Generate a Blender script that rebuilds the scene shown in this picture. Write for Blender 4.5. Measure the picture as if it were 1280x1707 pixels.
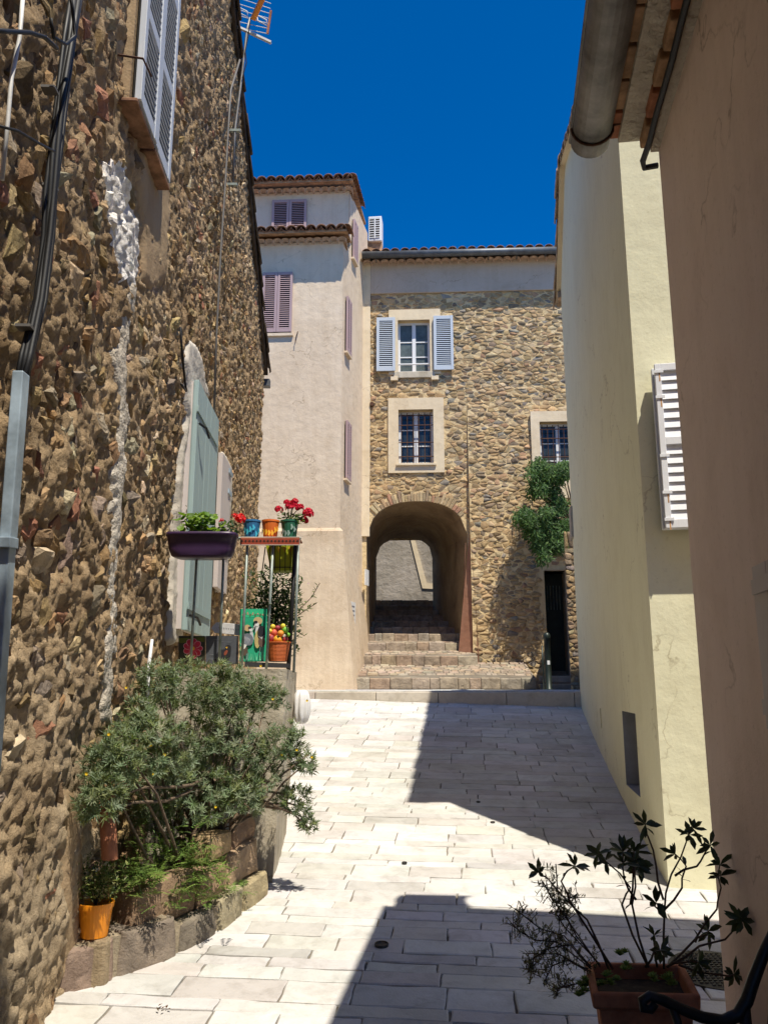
import bpy, math, random
from mathutils import Vector, Matrix, noise
V = Vector
R = random.Random(7)
for o in list(bpy.data.objects):
    bpy.data.objects.remove(o)
SC = bpy.context.scene
COL = SC.collection

# ------------------------------------------------------------------ camera, sky, sun, exposure
FPX, TILT, EYE = 1380.0, math.radians(12.1), 1.6
cam_data = bpy.data.cameras.new('camera')
cam_data.sensor_fit = 'VERTICAL'; cam_data.sensor_height = 36.0
cam_data.lens = 36.0 * FPX / 1707.0
cam_data.clip_start = 0.05; cam_data.clip_end = 2000
cam = bpy.data.objects.new('camera', cam_data); COL.objects.link(cam)
cam.location = (0, 0, EYE); cam.rotation_euler = (math.pi / 2 + TILT, 0, 0)
SC.camera = cam
SUN_DROP = V((-0.235, 0.42, -1.0))                     # way the light travels
SUN_EL = math.atan2(1.0, math.hypot(0.235, 0.42))
SUN_AZ = math.atan2(0.235, -0.42)
world = bpy.data.worlds.new('World'); SC.world = world; world.use_nodes = True
wn = world.node_tree
sky = wn.nodes.new('ShaderNodeTexSky'); sky.sky_type = 'NISHITA'; sky.sun_disc = False
sky.sun_elevation = SUN_EL; sky.sun_rotation = SUN_AZ
sky.air_density = 0.58; sky.dust_density = 0.15; sky.ozone_density = 10.0; sky.altitude = 0
sky_hs = wn.nodes.new('ShaderNodeHueSaturation'); sky_hs.inputs['Saturation'].default_value = 1.24
wn.links.new(sky.outputs[0], sky_hs.inputs['Color'])
wn.links.new(sky_hs.outputs[0], wn.nodes['Background'].inputs[0])
wn.nodes['Background'].inputs[1].default_value = 0.145
sun_data = bpy.data.lights.new('sun', 'SUN'); sun_data.energy = 4.6; sun_data.angle = math.radians(0.53)
sun_data.color = (1.0, 0.93, 0.80)
sun = bpy.data.objects.new('sun', sun_data); COL.objects.link(sun)
sun.rotation_euler = SUN_DROP.to_track_quat('-Z', 'Y').to_euler()
SC.view_settings.view_transform = 'Standard'; SC.view_settings.look = 'None'
SC.view_settings.exposure = 0.55; SC.view_settings.gamma = 1.0; SC.view_settings.use_curve_mapping = False
SC.render.engine = 'CYCLES'
SC.cycles.max_bounces = 8; SC.cycles.diffuse_bounces = 6; SC.cycles.transparent_max_bounces = 8

# ------------------------------------------------------------------ survey: from a sighting in the photograph to a place on a real surface
CT, ST = math.cos(TILT), math.sin(TILT)
def ray(px, py):
    v = py - 853.5
    return V(((px - 640.0), FPX * CT + v * ST, FPX * ST - v * CT))
def at(px, py, Y):
    d = ray(px, py); return V((0, 0, EYE)) + d * (Y / d.y)
SLOPE = 0.098
def gz(y):
    return SLOPE * y + (0.00523 * (y - 5) ** 2 if y > 5 else 0.0)
def gp(px, py):
    d = ray(px, py); k = d.z / d.y; y = EYE / (SLOPE - k)
    for _ in range(40): y += (EYE + k * y - gz(y)) / (0.2 - k)
    return V((d.x / d.y * y, y, gz(y)))
class Plane:
    def __init__(s, ox, oy, ux, uy, nx, ny):
        s.o = V((ox, oy, 0)); s.u = V((ux, uy, 0)).normalized(); n = V((nx, ny, 0)); n -= s.u * n.dot(s.u); s.n = n.normalized()
    def w(s, a, h, d=0.0):
        p = s.o + s.u * a + s.n * d; return V((p.x, p.y, h))
    def px(s, x, y, d=0.0):
        r = ray(x, y); o = s.o + s.n * d
        t = (o - V((0, 0, 0))).dot(s.n) / r.dot(s.n); p = r * t
        return ((p - o).dot(s.u), p.z + EYE)
    def off(s, d):
        q = Plane(0, 0, 1, 0, 0, 1); q.o = s.o + s.n * d; q.u = s.u.copy(); q.n = s.n.copy(); return q
PL = Plane(-1.35, 3.5, -0.04, 1, 1, 0)          # rubble house, street face
PF = Plane(-0.45, 17.0, 1, -0.05, 0, -1)        # arch house front
PT = Plane(-0.82, 15.2, 1, -0.06, 0, -1)        # tower house front
PTU = Plane(-0.73, 15.68, 1, -0.06, 0, -1)      # its set-back top storey
PS = Plane(-0.82, 15.2, 0.205, 1, 1, 0)         # its side face
PY = Plane(1.62, 5.06, 0.163, 1, -1, 0)         # yellow house, street face
PYF = Plane(1.62, 5.06, 1, -0.2, 0, -1)         # yellow house, front
PP = Plane(1.2, 3.21, 0.14, 1, -1, 0)           # brown-pink house, street face
PPE = Plane(1.2, 3.21, 1, -0.27, 0, 1)          # its end wall
PE = Plane(-0.64, 5.15, 1, 0.0, 0, -1)          # terrace front
PB = Plane(-0.64, 5.30, 1, 0.0, 0, -1)          # things leaning behind the railing

# ------------------------------------------------------------------ materials
def new_mat(name):
    m = bpy.data.materials.new(name); m.use_nodes = True
    nt = m.node_tree; return m, nt, nt.nodes['Principled BSDF']
def nd(nt, t, **kw):
    n = nt.nodes.new(t)
    for k, v in kw.items():
        if k in n.inputs: n.inputs[k].default_value = v
        else: setattr(n, k, v)
    return n
def c4(c): return (c[0], c[1], c[2], 1.0)
def coords(nt, stretch=(1, 1, 1), rnd=False):
    tc = nt.nodes.new('ShaderNodeTexCoord'); mp = nt.nodes.new('ShaderNodeMapping')
    mp.inputs['Scale'].default_value = stretch
    nt.links.new(tc.outputs['Object'], mp.inputs['Vector'])
    if rnd:
        oi = nt.nodes.new('ShaderNodeObjectInfo'); mu = nd(nt, 'ShaderNodeMath', operation='MULTIPLY'); mu.inputs[1].default_value = 37.0
        nt.links.new(oi.outputs['Random'], mu.inputs[0])
        cb = nt.nodes.new('ShaderNodeCombineXYZ')
        for k in range(3): nt.links.new(mu.outputs[0], cb.inputs[k])
        nt.links.new(cb.outputs[0], mp.inputs['Location'])
    return mp.outputs['Vector']
def tex_noise(nt, vec, scale, detail=5, rough=0.6, dist=0.0):
    n = nd(nt, 'ShaderNodeTexNoise', Scale=scale, Detail=detail, Roughness=rough, Distortion=dist)
    nt.links.new(vec, n.inputs['Vector']); return n.outputs['Fac']
def ramp(nt, fac, stops):
    r = nt.nodes.new('ShaderNodeValToRGB'); e = r.color_ramp.elements
    while len(e) < len(stops): e.new(0.5)
    for k, (p, c) in enumerate(stops):
        e[k].position = p; e[k].color = c4(c)
    nt.links.new(fac, r.inputs['Fac']); return r.outputs['Color']
def mix(nt, fac, a, b, mode='MIX'):
    m = nd(nt, 'ShaderNodeMix', data_type='RGBA', blend_type=mode)
    for sock, val in ((m.inputs[0], fac), (m.inputs[6], a), (m.inputs[7], b)):
        if hasattr(val, 'links'): nt.links.new(val, sock)
        elif isinstance(val, (int, float)): sock.default_value = val
        else: sock.default_value = c4(val)
    return m.outputs[2]
def bump(nt, bs, parts):
    prev = None
    for h, strength, dist in parts:
        b = nd(nt, 'ShaderNodeBump', Strength=strength, Distance=dist)
        nt.links.new(h, b.inputs['Height'])
        if prev: nt.links.new(prev, b.inputs['Normal'])
        prev = b.outputs['Normal']
    nt.links.new(prev, bs.inputs['Normal'])
def plaster(name, base, pale, dark, fine=90, coarse=9, bf=0.25, bc=0.35, streak=0.35, rough=0.9, stain=0.6):
    m, nt, bs = new_mat(name); v = coords(nt)
    big = tex_noise(nt, v, 0.9, 5, 0.65, 0.3)
    c = ramp(nt, big, [(0.3, dark), (0.5, base), (0.72, pale)])
    sv = coords(nt, (5.0, 5.0, 0.35)); st = tex_noise(nt, sv, 1.6, 4, 0.6)
    sc_ = ramp(nt, st, [(0.42, (0.80, 0.78, 0.75)), (0.6, (1, 1, 1))])
    c = mix(nt, streak, c, sc_, 'MULTIPLY')
    sp = tex_noise(nt, v, 38, 3, 0.7); spc = ramp(nt, sp, [(0.30, (0.78, 0.76, 0.72)), (0.42, (1, 1, 1))])
    c = mix(nt, 0.5, c, spc, 'MULTIPLY')
    cv_ = nd(nt, 'ShaderNodeTexVoronoi', Scale=0.7, feature='DISTANCE_TO_EDGE')
    wob = nd(nt, 'ShaderNodeTexNoise', Scale=2.2, Detail=5.0); nt.links.new(v, wob.inputs['Vector'])
    vm_ = nd(nt, 'ShaderNodeVectorMath', operation='ADD'); nt.links.new(v, vm_.inputs[0]); nt.links.new(wob.outputs['Color'], vm_.inputs[1]); nt.links.new(vm_.outputs[0], cv_.inputs['Vector'])
    crk = ramp(nt, cv_.outputs['Distance'], [(0.0, (0.62, 0.58, 0.54)), (0.006, (1, 1, 1))])
    msk = ramp(nt, tex_noise(nt, v, 1.3, 2), [(0.50, (0, 0, 0)), (0.58, (1, 1, 1))])
    c = mix(nt, msk, c, mix(nt, 1.0, c, crk, 'MULTIPLY'))
    stn = ramp(nt, tex_noise(nt, v, 2.6, 6, 0.72, 0.8), [(0.34, (0.84, 0.81, 0.77)), (0.5, (1, 1, 1))])
    c = mix(nt, stain, c, stn, 'MULTIPLY')
    nt.links.new(c, bs.inputs['Base Color']); bs.inputs['Roughness'].default_value = rough; bs.inputs['Specular IOR Level'].default_value = 0.2
    bump(nt, bs, [(tex_noise(nt, v, coarse, 4, 0.55), bc, 0.03), (tex_noise(nt, v, fine, 3, 0.7), bf, 0.006)])
    return m
def stone_mat(name, scale=22, b1=0.8, b2=0.6, rough=0.92, mottled=0.5, d1=0.02, d2=0.006, k2=5):
    m, nt, bs = new_mat(name); v = coords(nt)
    at_ = nd(nt, 'ShaderNodeAttribute', attribute_name='Col')
    n1 = tex_noise(nt, v, scale * 0.5, 6, 0.7, 0.5)
    c = mix(nt, mottled, at_.outputs['Color'], ramp(nt, n1, [(0.28, (0.42, 0.38, 0.34)), (0.5, (0.95, 0.93, 0.9)), (0.72, (1.5, 1.45, 1.35))]), 'MULTIPLY')
    nt.links.new(c, bs.inputs['Base Color']); bs.inputs['Roughness'].default_value = rough; bs.inputs['Specular IOR Level'].default_value = 0.2
    mg = nd(nt, 'ShaderNodeTexVoronoi', Scale=scale * 1.3, feature='F1'); nt.links.new(v, mg.inputs['Vector'])
    bump(nt, bs, [(tex_noise(nt, v, scale, 6, 0.7, 0.6), b1, d1), (tex_noise(nt, v, scale * k2, 5, 0.75), b2, d2)])
    return m
def flat_mat(name, col, rough=0.5, metal=0.0, var=0.12, scale=14, bs_=0.1, rnd=False, spec=0.4, attr=False):
    m, nt, bs = new_mat(name); v = coords(nt, rnd=rnd)
    n = tex_noise(nt, v, scale, 5, 0.65)
    if attr:
        base = nd(nt, 'ShaderNodeAttribute', attribute_name='Col').outputs['Color']
    else: base = col
    lo, hi = 1 - var * 2, 1 + var
    c = mix(nt, 1.0, base, ramp(nt, n, [(0.3, (lo, lo, lo)), (0.7, (hi, hi, hi))]), 'MULTIPLY')
    nt.links.new(c, bs.inputs['Base Color'])
    bs.inputs['Roughness'].default_value = rough; bs.inputs['Metallic'].default_value = metal; bs.inputs['Specular IOR Level'].default_value = spec
    if bs_: bump(nt, bs, [(tex_noise(nt, v, scale * 4, 4, 0.7), bs_, 0.004)])
    return m
def leaf_mat(name, trans=0.35, rough=0.5):
    m, nt, bs = new_mat(name)
    a = nd(nt, 'ShaderNodeAttribute', attribute_name='Col')
    nt.links.new(a.outputs['Color'], bs.inputs['Base Color']); bs.inputs['Roughness'].default_value = rough; bs.inputs['Specular IOR Level'].default_value = 0.35
    tr = nt.nodes.new('ShaderNodeBsdfTranslucent')
    tc = mix(nt, 1.0, a.outputs['Color'], (1.3, 1.35, 0.7), 'MULTIPLY'); nt.links.new(tc, tr.inputs['Color'])
    ms = nd(nt, 'ShaderNodeMixShader'); ms.inputs[0].default_value = trans
    nt.links.new(bs.outputs[0], ms.inputs[1]); nt.links.new(tr.outputs[0], ms.inputs[2])
    nt.links.new(ms.outputs[0], nt.nodes['Material Output'].inputs['Surface'])
    return m
def wood_mat(name, col, wear=(0.5, 0.5, 0.48), rough=0.55, amount=0.25):
    m, nt, bs = new_mat(name); v = coords(nt, (6, 6, 1), rnd=True)
    n = tex_noise(nt, v, 7, 6, 0.7); f = ramp(nt, n, [(0.52, (0, 0, 0)), (0.72, (1, 1, 1))])
    mm = nd(nt, 'ShaderNodeMath', operation='MULTIPLY'); mm.inputs[1].default_value = amount; nt.links.new(f, mm.inputs[0])
    c = mix(nt, mm.outputs[0], col, wear); nt.links.new(c, bs.inputs['Base Color'])
    bs.inputs['Roughness'].default_value = rough; bs.inputs['Specular IOR Level'].default_value = 0.35
    bump(nt, bs, [(tex_noise(nt, v, 24, 4, 0.6), 0.2, 0.004)]); return m

M = {}
M['rubble'] = stone_mat('rubble_stone', 20, 0.8, 0.9, 0.95, 0.7, 0.022, 0.010, 4)
M['rubble_mortar'] = stone_mat('rubble_mortar', 18, 0.9, 1.0, 0.97, 0.75, 0.028, 0.014, 4)
M['fstone'] = stone_mat('facade_stone', 14, 0.6, 0.5, 0.9, 0.6, 0.02)
M['mortar'] = plaster('lime_mortar', (0.64, 0.49, 0.275), (0.70, 0.56, 0.34), (0.55, 0.41, 0.225), 50, 14, 0.6, 0.7, 0.2)
def paving():
    m, nt, bs = new_mat('paving_stone'); v = coords(nt)
    c = nd(nt, 'ShaderNodeAttribute', attribute_name='Col').outputs['Color']
    for sc_, lo, p0, p1, f in ((1.1, 0.72, 0.36, 0.58, 0.65), (7.0, 0.66, 0.30, 0.52, 0.6), (34.0, 0.55, 0.27, 0.38, 0.6), (3.1, 0.72, 0.33, 0.42, 0.5)):
        c = mix(nt, f, c, ramp(nt, tex_noise(nt, v, sc_, 6, 0.7, 0.5), [(p0, (lo, lo * 0.97, lo * 0.93)), (p1, (1, 1, 1))]), 'MULTIPLY')
    nt.links.new(c, bs.inputs['Base Color']); bs.inputs['Roughness'].default_value = 0.8; bs.inputs['Specular IOR Level'].default_value = 0.25
    bump(nt, bs, [(tex_noise(nt, v, 10, 6, 0.7, 0.6), 0.35, 0.012), (tex_noise(nt, v, 55, 4, 0.75), 0.5, 0.005)])
    return m
M['slab'] = paving()
M['joint'] = plaster('joint_sand', (0.19, 0.165, 0.13), (0.28, 0.25, 0.20), (0.12, 0.10, 0.08), 80, 10)
M['cobble'] = stone_mat('step_stone', 12, 0.8, 0.7, 0.95, 0.85, 0.03)
M['tower'] = plaster('rose_render', (0.72, 0.585, 0.43), (0.755, 0.625, 0.475), (0.66, 0.525, 0.375), 45, 7, 0.5, 0.4, 0.25)
M['towerb'] = plaster('cream_render', (0.66, 0.53, 0.38), (0.70, 0.58, 0.43), (0.58, 0.45, 0.31), 60, 7, 0.4, 0.4, 0.4)
M['quoin'] = plaster('quoin_render', (0.72, 0.60, 0.42), (0.76, 0.65, 0.48), (0.66, 0.54, 0.37), 60, 8, 0.2, 0.2, 0.2)
M['band'] = plaster('lilac_render', (0.52, 0.43, 0.34), (0.56, 0.47, 0.38), (0.48, 0.39, 0.30), 60, 8, 0.2, 0.2, 0.2)
M['yellow'] = plaster('yellow_render', (0.745, 0.715, 0.50), (0.765, 0.735, 0.525), (0.715, 0.68, 0.465), 60, 3.5, 0.18, 0.35, 0.1, 0.9, 0.3)
M['pink'] = plaster('brown_pink_render', (0.80, 0.645, 0.55), (0.82, 0.675, 0.58), (0.76, 0.60, 0.505), 120, 10, 0.35, 0.2, 0.2, 0.9, 0.35)
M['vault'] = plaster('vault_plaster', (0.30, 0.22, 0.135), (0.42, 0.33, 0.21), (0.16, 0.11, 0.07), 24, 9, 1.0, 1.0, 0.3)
M['redplaster'] = plaster('red_plaster', (0.33, 0.165, 0.105), (0.38, 0.21, 0.14), (0.25, 0.12, 0.08), 60, 10)
M['farwall'] = plaster('grey_roughcast', (0.36, 0.32, 0.27), (0.44, 0.39, 0.34), (0.26, 0.23, 0.19), 16, 7, 1.0, 0.8, 0.3)
M['tanpatch'] = plaster('tan_render', (0.36, 0.26, 0.155), (0.42, 0.31, 0.19), (0.29, 0.20, 0.12), 70, 9, 0.6, 0.4, 0.5)
M['whitepatch'] = plaster('lime_wash', (0.62, 0.57, 0.50), (0.72, 0.69, 0.64), (0.48, 0.42, 0.34), 45, 16, 0.9, 1.0, 0.2)
M['seam'] = plaster('grey_mortar', (0.52, 0.46, 0.37), (0.60, 0.54, 0.45), (0.42, 0.36, 0.28), 50, 22, 1.0, 1.0, 0.2)
M['concrete'] = plaster('old_concrete', (0.52, 0.465, 0.365), (0.62, 0.57, 0.47), (0.36, 0.315, 0.24), 60, 7, 0.6, 0.5, 0.8)
M['terracotta'] = flat_mat('terracotta', (0.42, 0.17, 0.09), 0.85, 0, 0.25, 9, 0.3, True, 0.2)
M['rooftile'] = flat_mat('roof_tile_clay', (0.31, 0.17, 0.105), 0.9, 0, 0.35, 8, 0.4, True, 0.15)
M['tilepale'] = flat_mat('pale_clay', (0.46, 0.28, 0.16), 0.9, 0, 0.3, 8, 0.4, True, 0.15)
M['palertile'] = flat_mat('weathered_clay', (0.42, 0.31, 0.22), 0.9, 0, 0.3, 8, 0.4, True, 0.15)
M['rosetile'] = flat_mat('limewashed_clay', (0.58, 0.43, 0.33), 0.9, 0, 0.2, 8, 0.4, True, 0.15)
M['ruststain'] = flat_mat('rust_stain', (0.55, 0.30, 0.13), 0.8, 0, 0.3, 30, 0.1)
M['slate'] = flat_mat('dark_tile', (0.10, 0.075, 0.055), 0.9, 0, 0.3, 8, 0.4, True, 0.2)
M['zinc'] = flat_mat('zinc', (0.24, 0.23, 0.22), 0.6, 0.6, 0.3, 5, 0.25)
M['gutter'] = flat_mat('grey_gutter', (0.13, 0.14, 0.15), 0.5, 0.4, 0.2, 5, 0.1)
M['iron'] = flat_mat('black_iron', (0.02, 0.02, 0.02), 0.45, 0.3, 0.3, 20, 0.15)
M['rust'] = flat_mat('rusty_iron', (0.10, 0.045, 0.025), 0.8, 0.2, 0.3, 20, 0.3)
M['greymetal'] = flat_mat('grey_painted_metal', (0.27, 0.31, 0.28), 0.45, 0.2, 0.2, 20, 0.1)
M['duct'] = flat_mat('pale_blue_metal', (0.38, 0.47, 0.54), 0.5, 0.1, 0.25, 6, 0.1)
M['cable'] = flat_mat('black_cable', (0.009, 0.009, 0.010), 0.55, 0, 0.2)
M['whitecable'] = flat_mat('white_cable', (0.7, 0.69, 0.66), 0.5, 0, 0.1)
M['greycable'] = flat_mat('grey_cable', (0.13, 0.12, 0.11), 0.6, 0, 0.1)
M['mauve'] = wood_mat('mauve_paint', (0.40, 0.285, 0.29), (0.52, 0.40, 0.42), 0.6, 0.3)
M['blue'] = wood_mat('pale_blue_paint', (0.48, 0.535, 0.60), (0.54, 0.58, 0.63), 0.5, 0.3)
M['sage'] = wood_mat('sage_paint', (0.32, 0.42, 0.41), (0.40, 0.48, 0.46), 0.55, 0.4)
M['whitewood'] = wood_mat('white_paint', (0.72, 0.73, 0.74), (0.55, 0.52, 0.48), 0.45, 0.3)
M['greywood'] = wood_mat('grey_white_paint', (0.50, 0.53, 0.57), (0.62, 0.62, 0.62), 0.5, 0.5)
M['palewood'] = wood_mat('cream_paint', (0.56, 0.50, 0.47), (0.48, 0.42, 0.38), 0.6, 0.4)
M['benchwood'] = wood_mat('bench_wood', (0.16, 0.075, 0.035), (0.22, 0.12, 0.06), 0.5, 0.6)
M['glass'] = flat_mat('dark_glass', (0.03, 0.04, 0.045), 0.12, 0, 0.15, 3, 0.05, False, 0.5)
M['netglass'] = flat_mat('curtained_glass', (0.10, 0.125, 0.12), 0.3, 0, 0.25, 6, 0.05, False, 0.4)
M['dark'] = flat_mat('painted_shade', (0.012, 0.011, 0.010), 0.9, 0, 0.1)  # near-black colour standing in for shade behind slats
M['curtain'] = flat_mat('grey_curtain', (0.20, 0.24, 0.24), 0.9, 0, 0.2, 8)
M['leaf'] = leaf_mat('leaf')
M['leafsh'] = leaf_mat('glossy_leaf', 0.12, 0.4)
M['petal'] = leaf_mat('petal', 0.3, 0.6)
M['bark'] = flat_mat('bark', (0.17, 0.12, 0.08), 0.95, 0, 0.3, 40, 0.6)
M['stem'] = flat_mat('dark_stem', (0.09, 0.055, 0.035), 0.85, 0, 0.3, 40, 0.4)
M['soil'] = flat_mat('soil', (0.045, 0.032, 0.022), 1.0, 0, 0.4, 30, 0.8)
M['purple'] = flat_mat('purple_plastic', (0.045, 0.02, 0.06), 0.38, 0, 0.1, 6, 0.0)
M['orange'] = flat_mat('orange_plastic', (0.80, 0.27, 0.012), 0.4, 0, 0.08, 6, 0.0)
M['paint'] = flat_mat('paint', (1, 1, 1), 0.55, 0, 0.08, 30, 0.05, False, 0.4, True)
M['bag'] = flat_mat('white_plastic', (0.72, 0.71, 0.70), 0.35, 0, 0.06, 10, 0.2)
M['grey'] = flat_mat('grey_cover', (0.26, 0.26, 0.27), 0.6, 0.0, 0.12, 6)
M['bollard'] = flat_mat('dark_green_metal', (0.02, 0.03, 0.025), 0.4, 0.2, 0.2, 10)
M['ground'] = plaster('earth', (0.22, 0.18, 0.13), (0.28, 0.23, 0.17), (0.16, 0.13, 0.09), 40, 6)

# ------------------------------------------------------------------ mesh builder
WM = {}
def link(name, mesh, parent=None, mtx=None):
    o = bpy.data.objects.new(name, mesh); COL.objects.link(o)
    if parent is not None:
        o.parent = parent; o.matrix_parent_inverse = WM[parent.name].inverted()
    m = mtx if mtx is not None else Matrix.Identity(4)
    o.matrix_basis = m; WM[o.name] = m.copy()
    return o
def tag(o, label=None, cat=None, group=None, kind=None):
    if label: o['label'] = label
    if cat: o['category'] = cat
    if group: o['group'] = group
    if kind: o['kind'] = kind
    return o
def thing(name, loc, label, cat, group=None):
    return tag(link(name, None, None, Matrix.Translation(V(loc))), label, cat, group)
class MB:
    def __init__(s): s.v = []; s.f = []; s.c = []
    def add(s, vs, fs, col=None):
        k = len(s.v); s.v += [tuple(p) for p in vs]
        for f in fs: s.f.append(tuple(i + k for i in f)); s.c.append(col)
        return s
    def quad(s, a, b, c, d, col=None): return s.add([a, b, c, d], [(0, 1, 2, 3)], col)
    def hexa(s, b, t, col=None):                        # bottom and top loops of equal length
        n = len(b); fs = [tuple(range(n - 1, -1, -1)), tuple(range(n, 2 * n))]
        fs += [(i, (i + 1) % n, n + (i + 1) % n, n + i) for i in range(n)]
        return s.add(list(b) + list(t), fs, col)
    def pbox(s, P, a0, a1, h0, h1, d0, d1, col=None):
        b = [P.w(a0, h0, d0), P.w(a1, h0, d0), P.w(a1, h0, d1), P.w(a0, h0, d1)]
        t = [P.w(a0, h1, d0), P.w(a1, h1, d0), P.w(a1, h1, d1), P.w(a0, h1, d1)]
        return s.hexa(b, t, col)
    def prism(s, P, pts, d0, d1, col=None):             # polygon (a, h) on a plane, extruded outwards
        return s.hexa([P.w(a, h, d0) for a, h in pts], [P.w(a, h, d1) for a, h in pts], col)
    def ppx(s, P, pts, d0, d1, col=None):
        return s.prism(P, [P.px(x, y) for x, y in pts], d0, d1, col)
    def bar(s, a, b, wx, wy, up=V((0, 0, 1)), col=None):
        a, b = V(a), V(b); d = (b - a).normalized(); x = d.cross(up)
        if x.length < 1e-4: x = V((1, 0, 0))
        x.normalize(); y = x.cross(d); x *= wx / 2; y *= wy / 2
        return s.hexa([a - x - y, a + x - y, a + x + y, a - x + y], [b - x - y, b + x - y, b + x + y, b - x + y], col)
    def tube(s, pts, r, n=6, col=None, cap=True):
        pts = [V(p) for p in pts]; m = len(pts); rs = r if isinstance(r, (list, tuple)) else [r] * m
        d = (pts[1] - pts[0]).normalized(); x = d.orthogonal().normalized(); vs = []
        for i in range(m):
            d = (pts[min(i + 1, m - 1)] - pts[max(i - 1, 0)])
            d = d.normalized() if d.length > 1e-9 else V((0, 0, 1))
            x = (x - d * x.dot(d)); x = x.normalized() if x.length > 1e-6 else d.orthogonal().normalized(); y = d.cross(x)
            for k in range(n):
                t = 2 * math.pi * k / n; vs.append(pts[i] + (x * math.cos(t) + y * math.sin(t)) * rs[i])
        fs = [(i * n + k, i * n + (k + 1) % n, (i + 1) * n + (k + 1) % n, (i + 1) * n + k) for i in range(m - 1) for k in range(n)]
        if cap: fs += [tuple(range(n - 1, -1, -1)), tuple(range((m - 1) * n, m * n))]
        return s.add(vs, fs, col)
    def lathe(s, c, prof, n=20, col=None, sq=None):      # profile of (r, z)
        c = V(c); vs = []
        for r, z in prof:
            for k in range(n):
                t = 2 * math.pi * k / n; vs.append(c + V((r * math.cos(t), r * math.sin(t), z)))
        m = len(prof); fs = [(i * n + k, i * n + (k + 1) % n, (i + 1) * n + (k + 1) % n, (i + 1) * n + k) for i in range(m - 1) for k in range(n)]
        fs += [tuple(range(n - 1, -1, -1)), tuple(range((m - 1) * n, m * n))]
        return s.add(vs, fs, col)
    def ball(s, c, rx, ry, rz, col=None, n=10, m=6, jit=0.0):
        c = V(c); vs = [c + V((0, 0, -rz))]
        for i in range(1, m):
            p = -math.pi / 2 + math.pi * i / m
            for k in range(n):
                t = 2 * math.pi * k / n; q = 1 + R.uniform(-jit, jit)
                vs.append(c + V((rx * math.cos(p) * math.cos(t) * q, ry * math.cos(p) * math.sin(t) * q, rz * math.sin(p) * q)))
        vs.append(c + V((0, 0, rz))); L = len(vs) - 1
        fs = [(0, 1 + (k + 1) % n, 1 + k) for k in range(n)]
        fs += [(1 + i * n + k, 1 + i * n + (k + 1) % n, 1 + (i + 1) * n + (k + 1) % n, 1 + (i + 1) * n + k) for i in range(m - 2) for k in range(n)]
        fs += [(1 + (m - 2) * n + k, 1 + (m - 2) * n + (k + 1) % n, L) for k in range(n)]
        return s.add(vs, fs, col)
    def mesh(s, name, mat, smooth=False):
        me = bpy.data.meshes.new(name); me.from_pydata(s.v, [], s.f)
        if any(c is not None for c in s.c):
            a = me.attributes.new('Col', 'FLOAT_COLOR', 'FACE'); flat = []
            for c in s.c:
                c = c or (0.5, 0.5, 0.5); flat += [c[0], c[1], c[2], 1.0]
            a.data.foreach_set('color', flat)
        me.materials.append(M[mat] if isinstance(mat, str) else mat)
        if smooth: me.polygons.foreach_set('use_smooth', [True] * len(me.polygons))
        me.update(); return me
    def build(s, name, mat, parent=None, smooth=False, bevel=0.0, normals=True):
        me = s.mesh(name, mat, smooth)
        o = link(name, me, parent)
        if bevel:
            b = o.modifiers.new('bevel', 'BEVEL'); b.width = bevel; b.segments = 2; b.limit_method = 'ANGLE'; b.angle_limit = 0.7
        return o
UNIT = {}
def unit_box(mat):
    if mat not in UNIT:
        b = MB().hexa([V((-.5, -.5, -.5)), V((.5, -.5, -.5)), V((.5, .5, -.5)), V((-.5, .5, -.5))], [V((-.5, -.5, .5)), V((.5, -.5, .5)), V((.5, .5, .5)), V((-.5, .5, .5))])
        UNIT[mat] = b.mesh('slat', mat)
    return UNIT[mat]
def frame(P, a, h, d, tilt=0.0, sx=1, sy=1, sz=1):
    """matrix whose x runs along the plane, y outwards, z up, then scaled"""
    x, y, z = P.u, P.n, V((0, 0, 1)); p = P.w(a, h, d)
    m = Matrix(((x.x, y.x, z.x, p.x), (x.y, y.y, z.y, p.y), (x.z, y.z, z.z, p.z), (0, 0, 0, 1)))
    return m @ Matrix.Rotation(tilt, 4, 'X') @ Matrix.Diagonal((sx, sy, sz, 1))
def nz(x, y, z): return noise.noise(V((x, y, z)))

# ------------------------------------------------------------------ wall sheets with openings
def wall_sheet(mb, P, a0, a1, bot, top, rects=(), arch=None, step=0.5, d=0.0, dfun=None):
    """rects (a0, a1, h0, h1); arch = (list of (a, h)) curve: open below it"""
    xs = {a0, a1}
    for r in rects: xs |= {r[0], r[1]}
    if arch: xs |= {p[0] for p in arch}
    k = int((a1 - a0) / step) + 1
    xs |= {a0 + (a1 - a0) * i / k for i in range(k + 1)}
    xs = sorted(x for x in xs if a0 - 1e-6 <= x <= a1 + 1e-6)
    xs = [x for i, x in enumerate(xs) if i == 0 or x - xs[i - 1] > 1e-4]
    def ah(x):
        for (p, q) in zip(arch[:-1], arch[1:]):
            if p[0] - 1e-5 <= x <= q[0] + 1e-5: return p[1] + (q[1] - p[1]) * (x - p[0]) / max(1e-6, q[0] - p[0])
    for xa, xb in zip(xs[:-1], xs[1:]):
        xm = (xa + xb) / 2
        la, lb = bot(xa), bot(xb)
        if arch and arch[0][0] < xm < arch[-1][0]: la, lb = ah(xa), ah(xb)
        for r in sorted((r for r in rects if r[0] < xm < r[1]), key=lambda r: r[2]):
            if r[2] > la + 1e-4: mb.quad(P.w(xa, la, d), P.w(xb, lb, d), P.w(xb, r[2], d), P.w(xa, r[2], d))
            la = lb = r[3]
        mb.quad(P.w(xa, la, d), P.w(xb, lb, d), P.w(xb, top(xb), d), P.w(xa, top(xa), d))
    return mb
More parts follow.
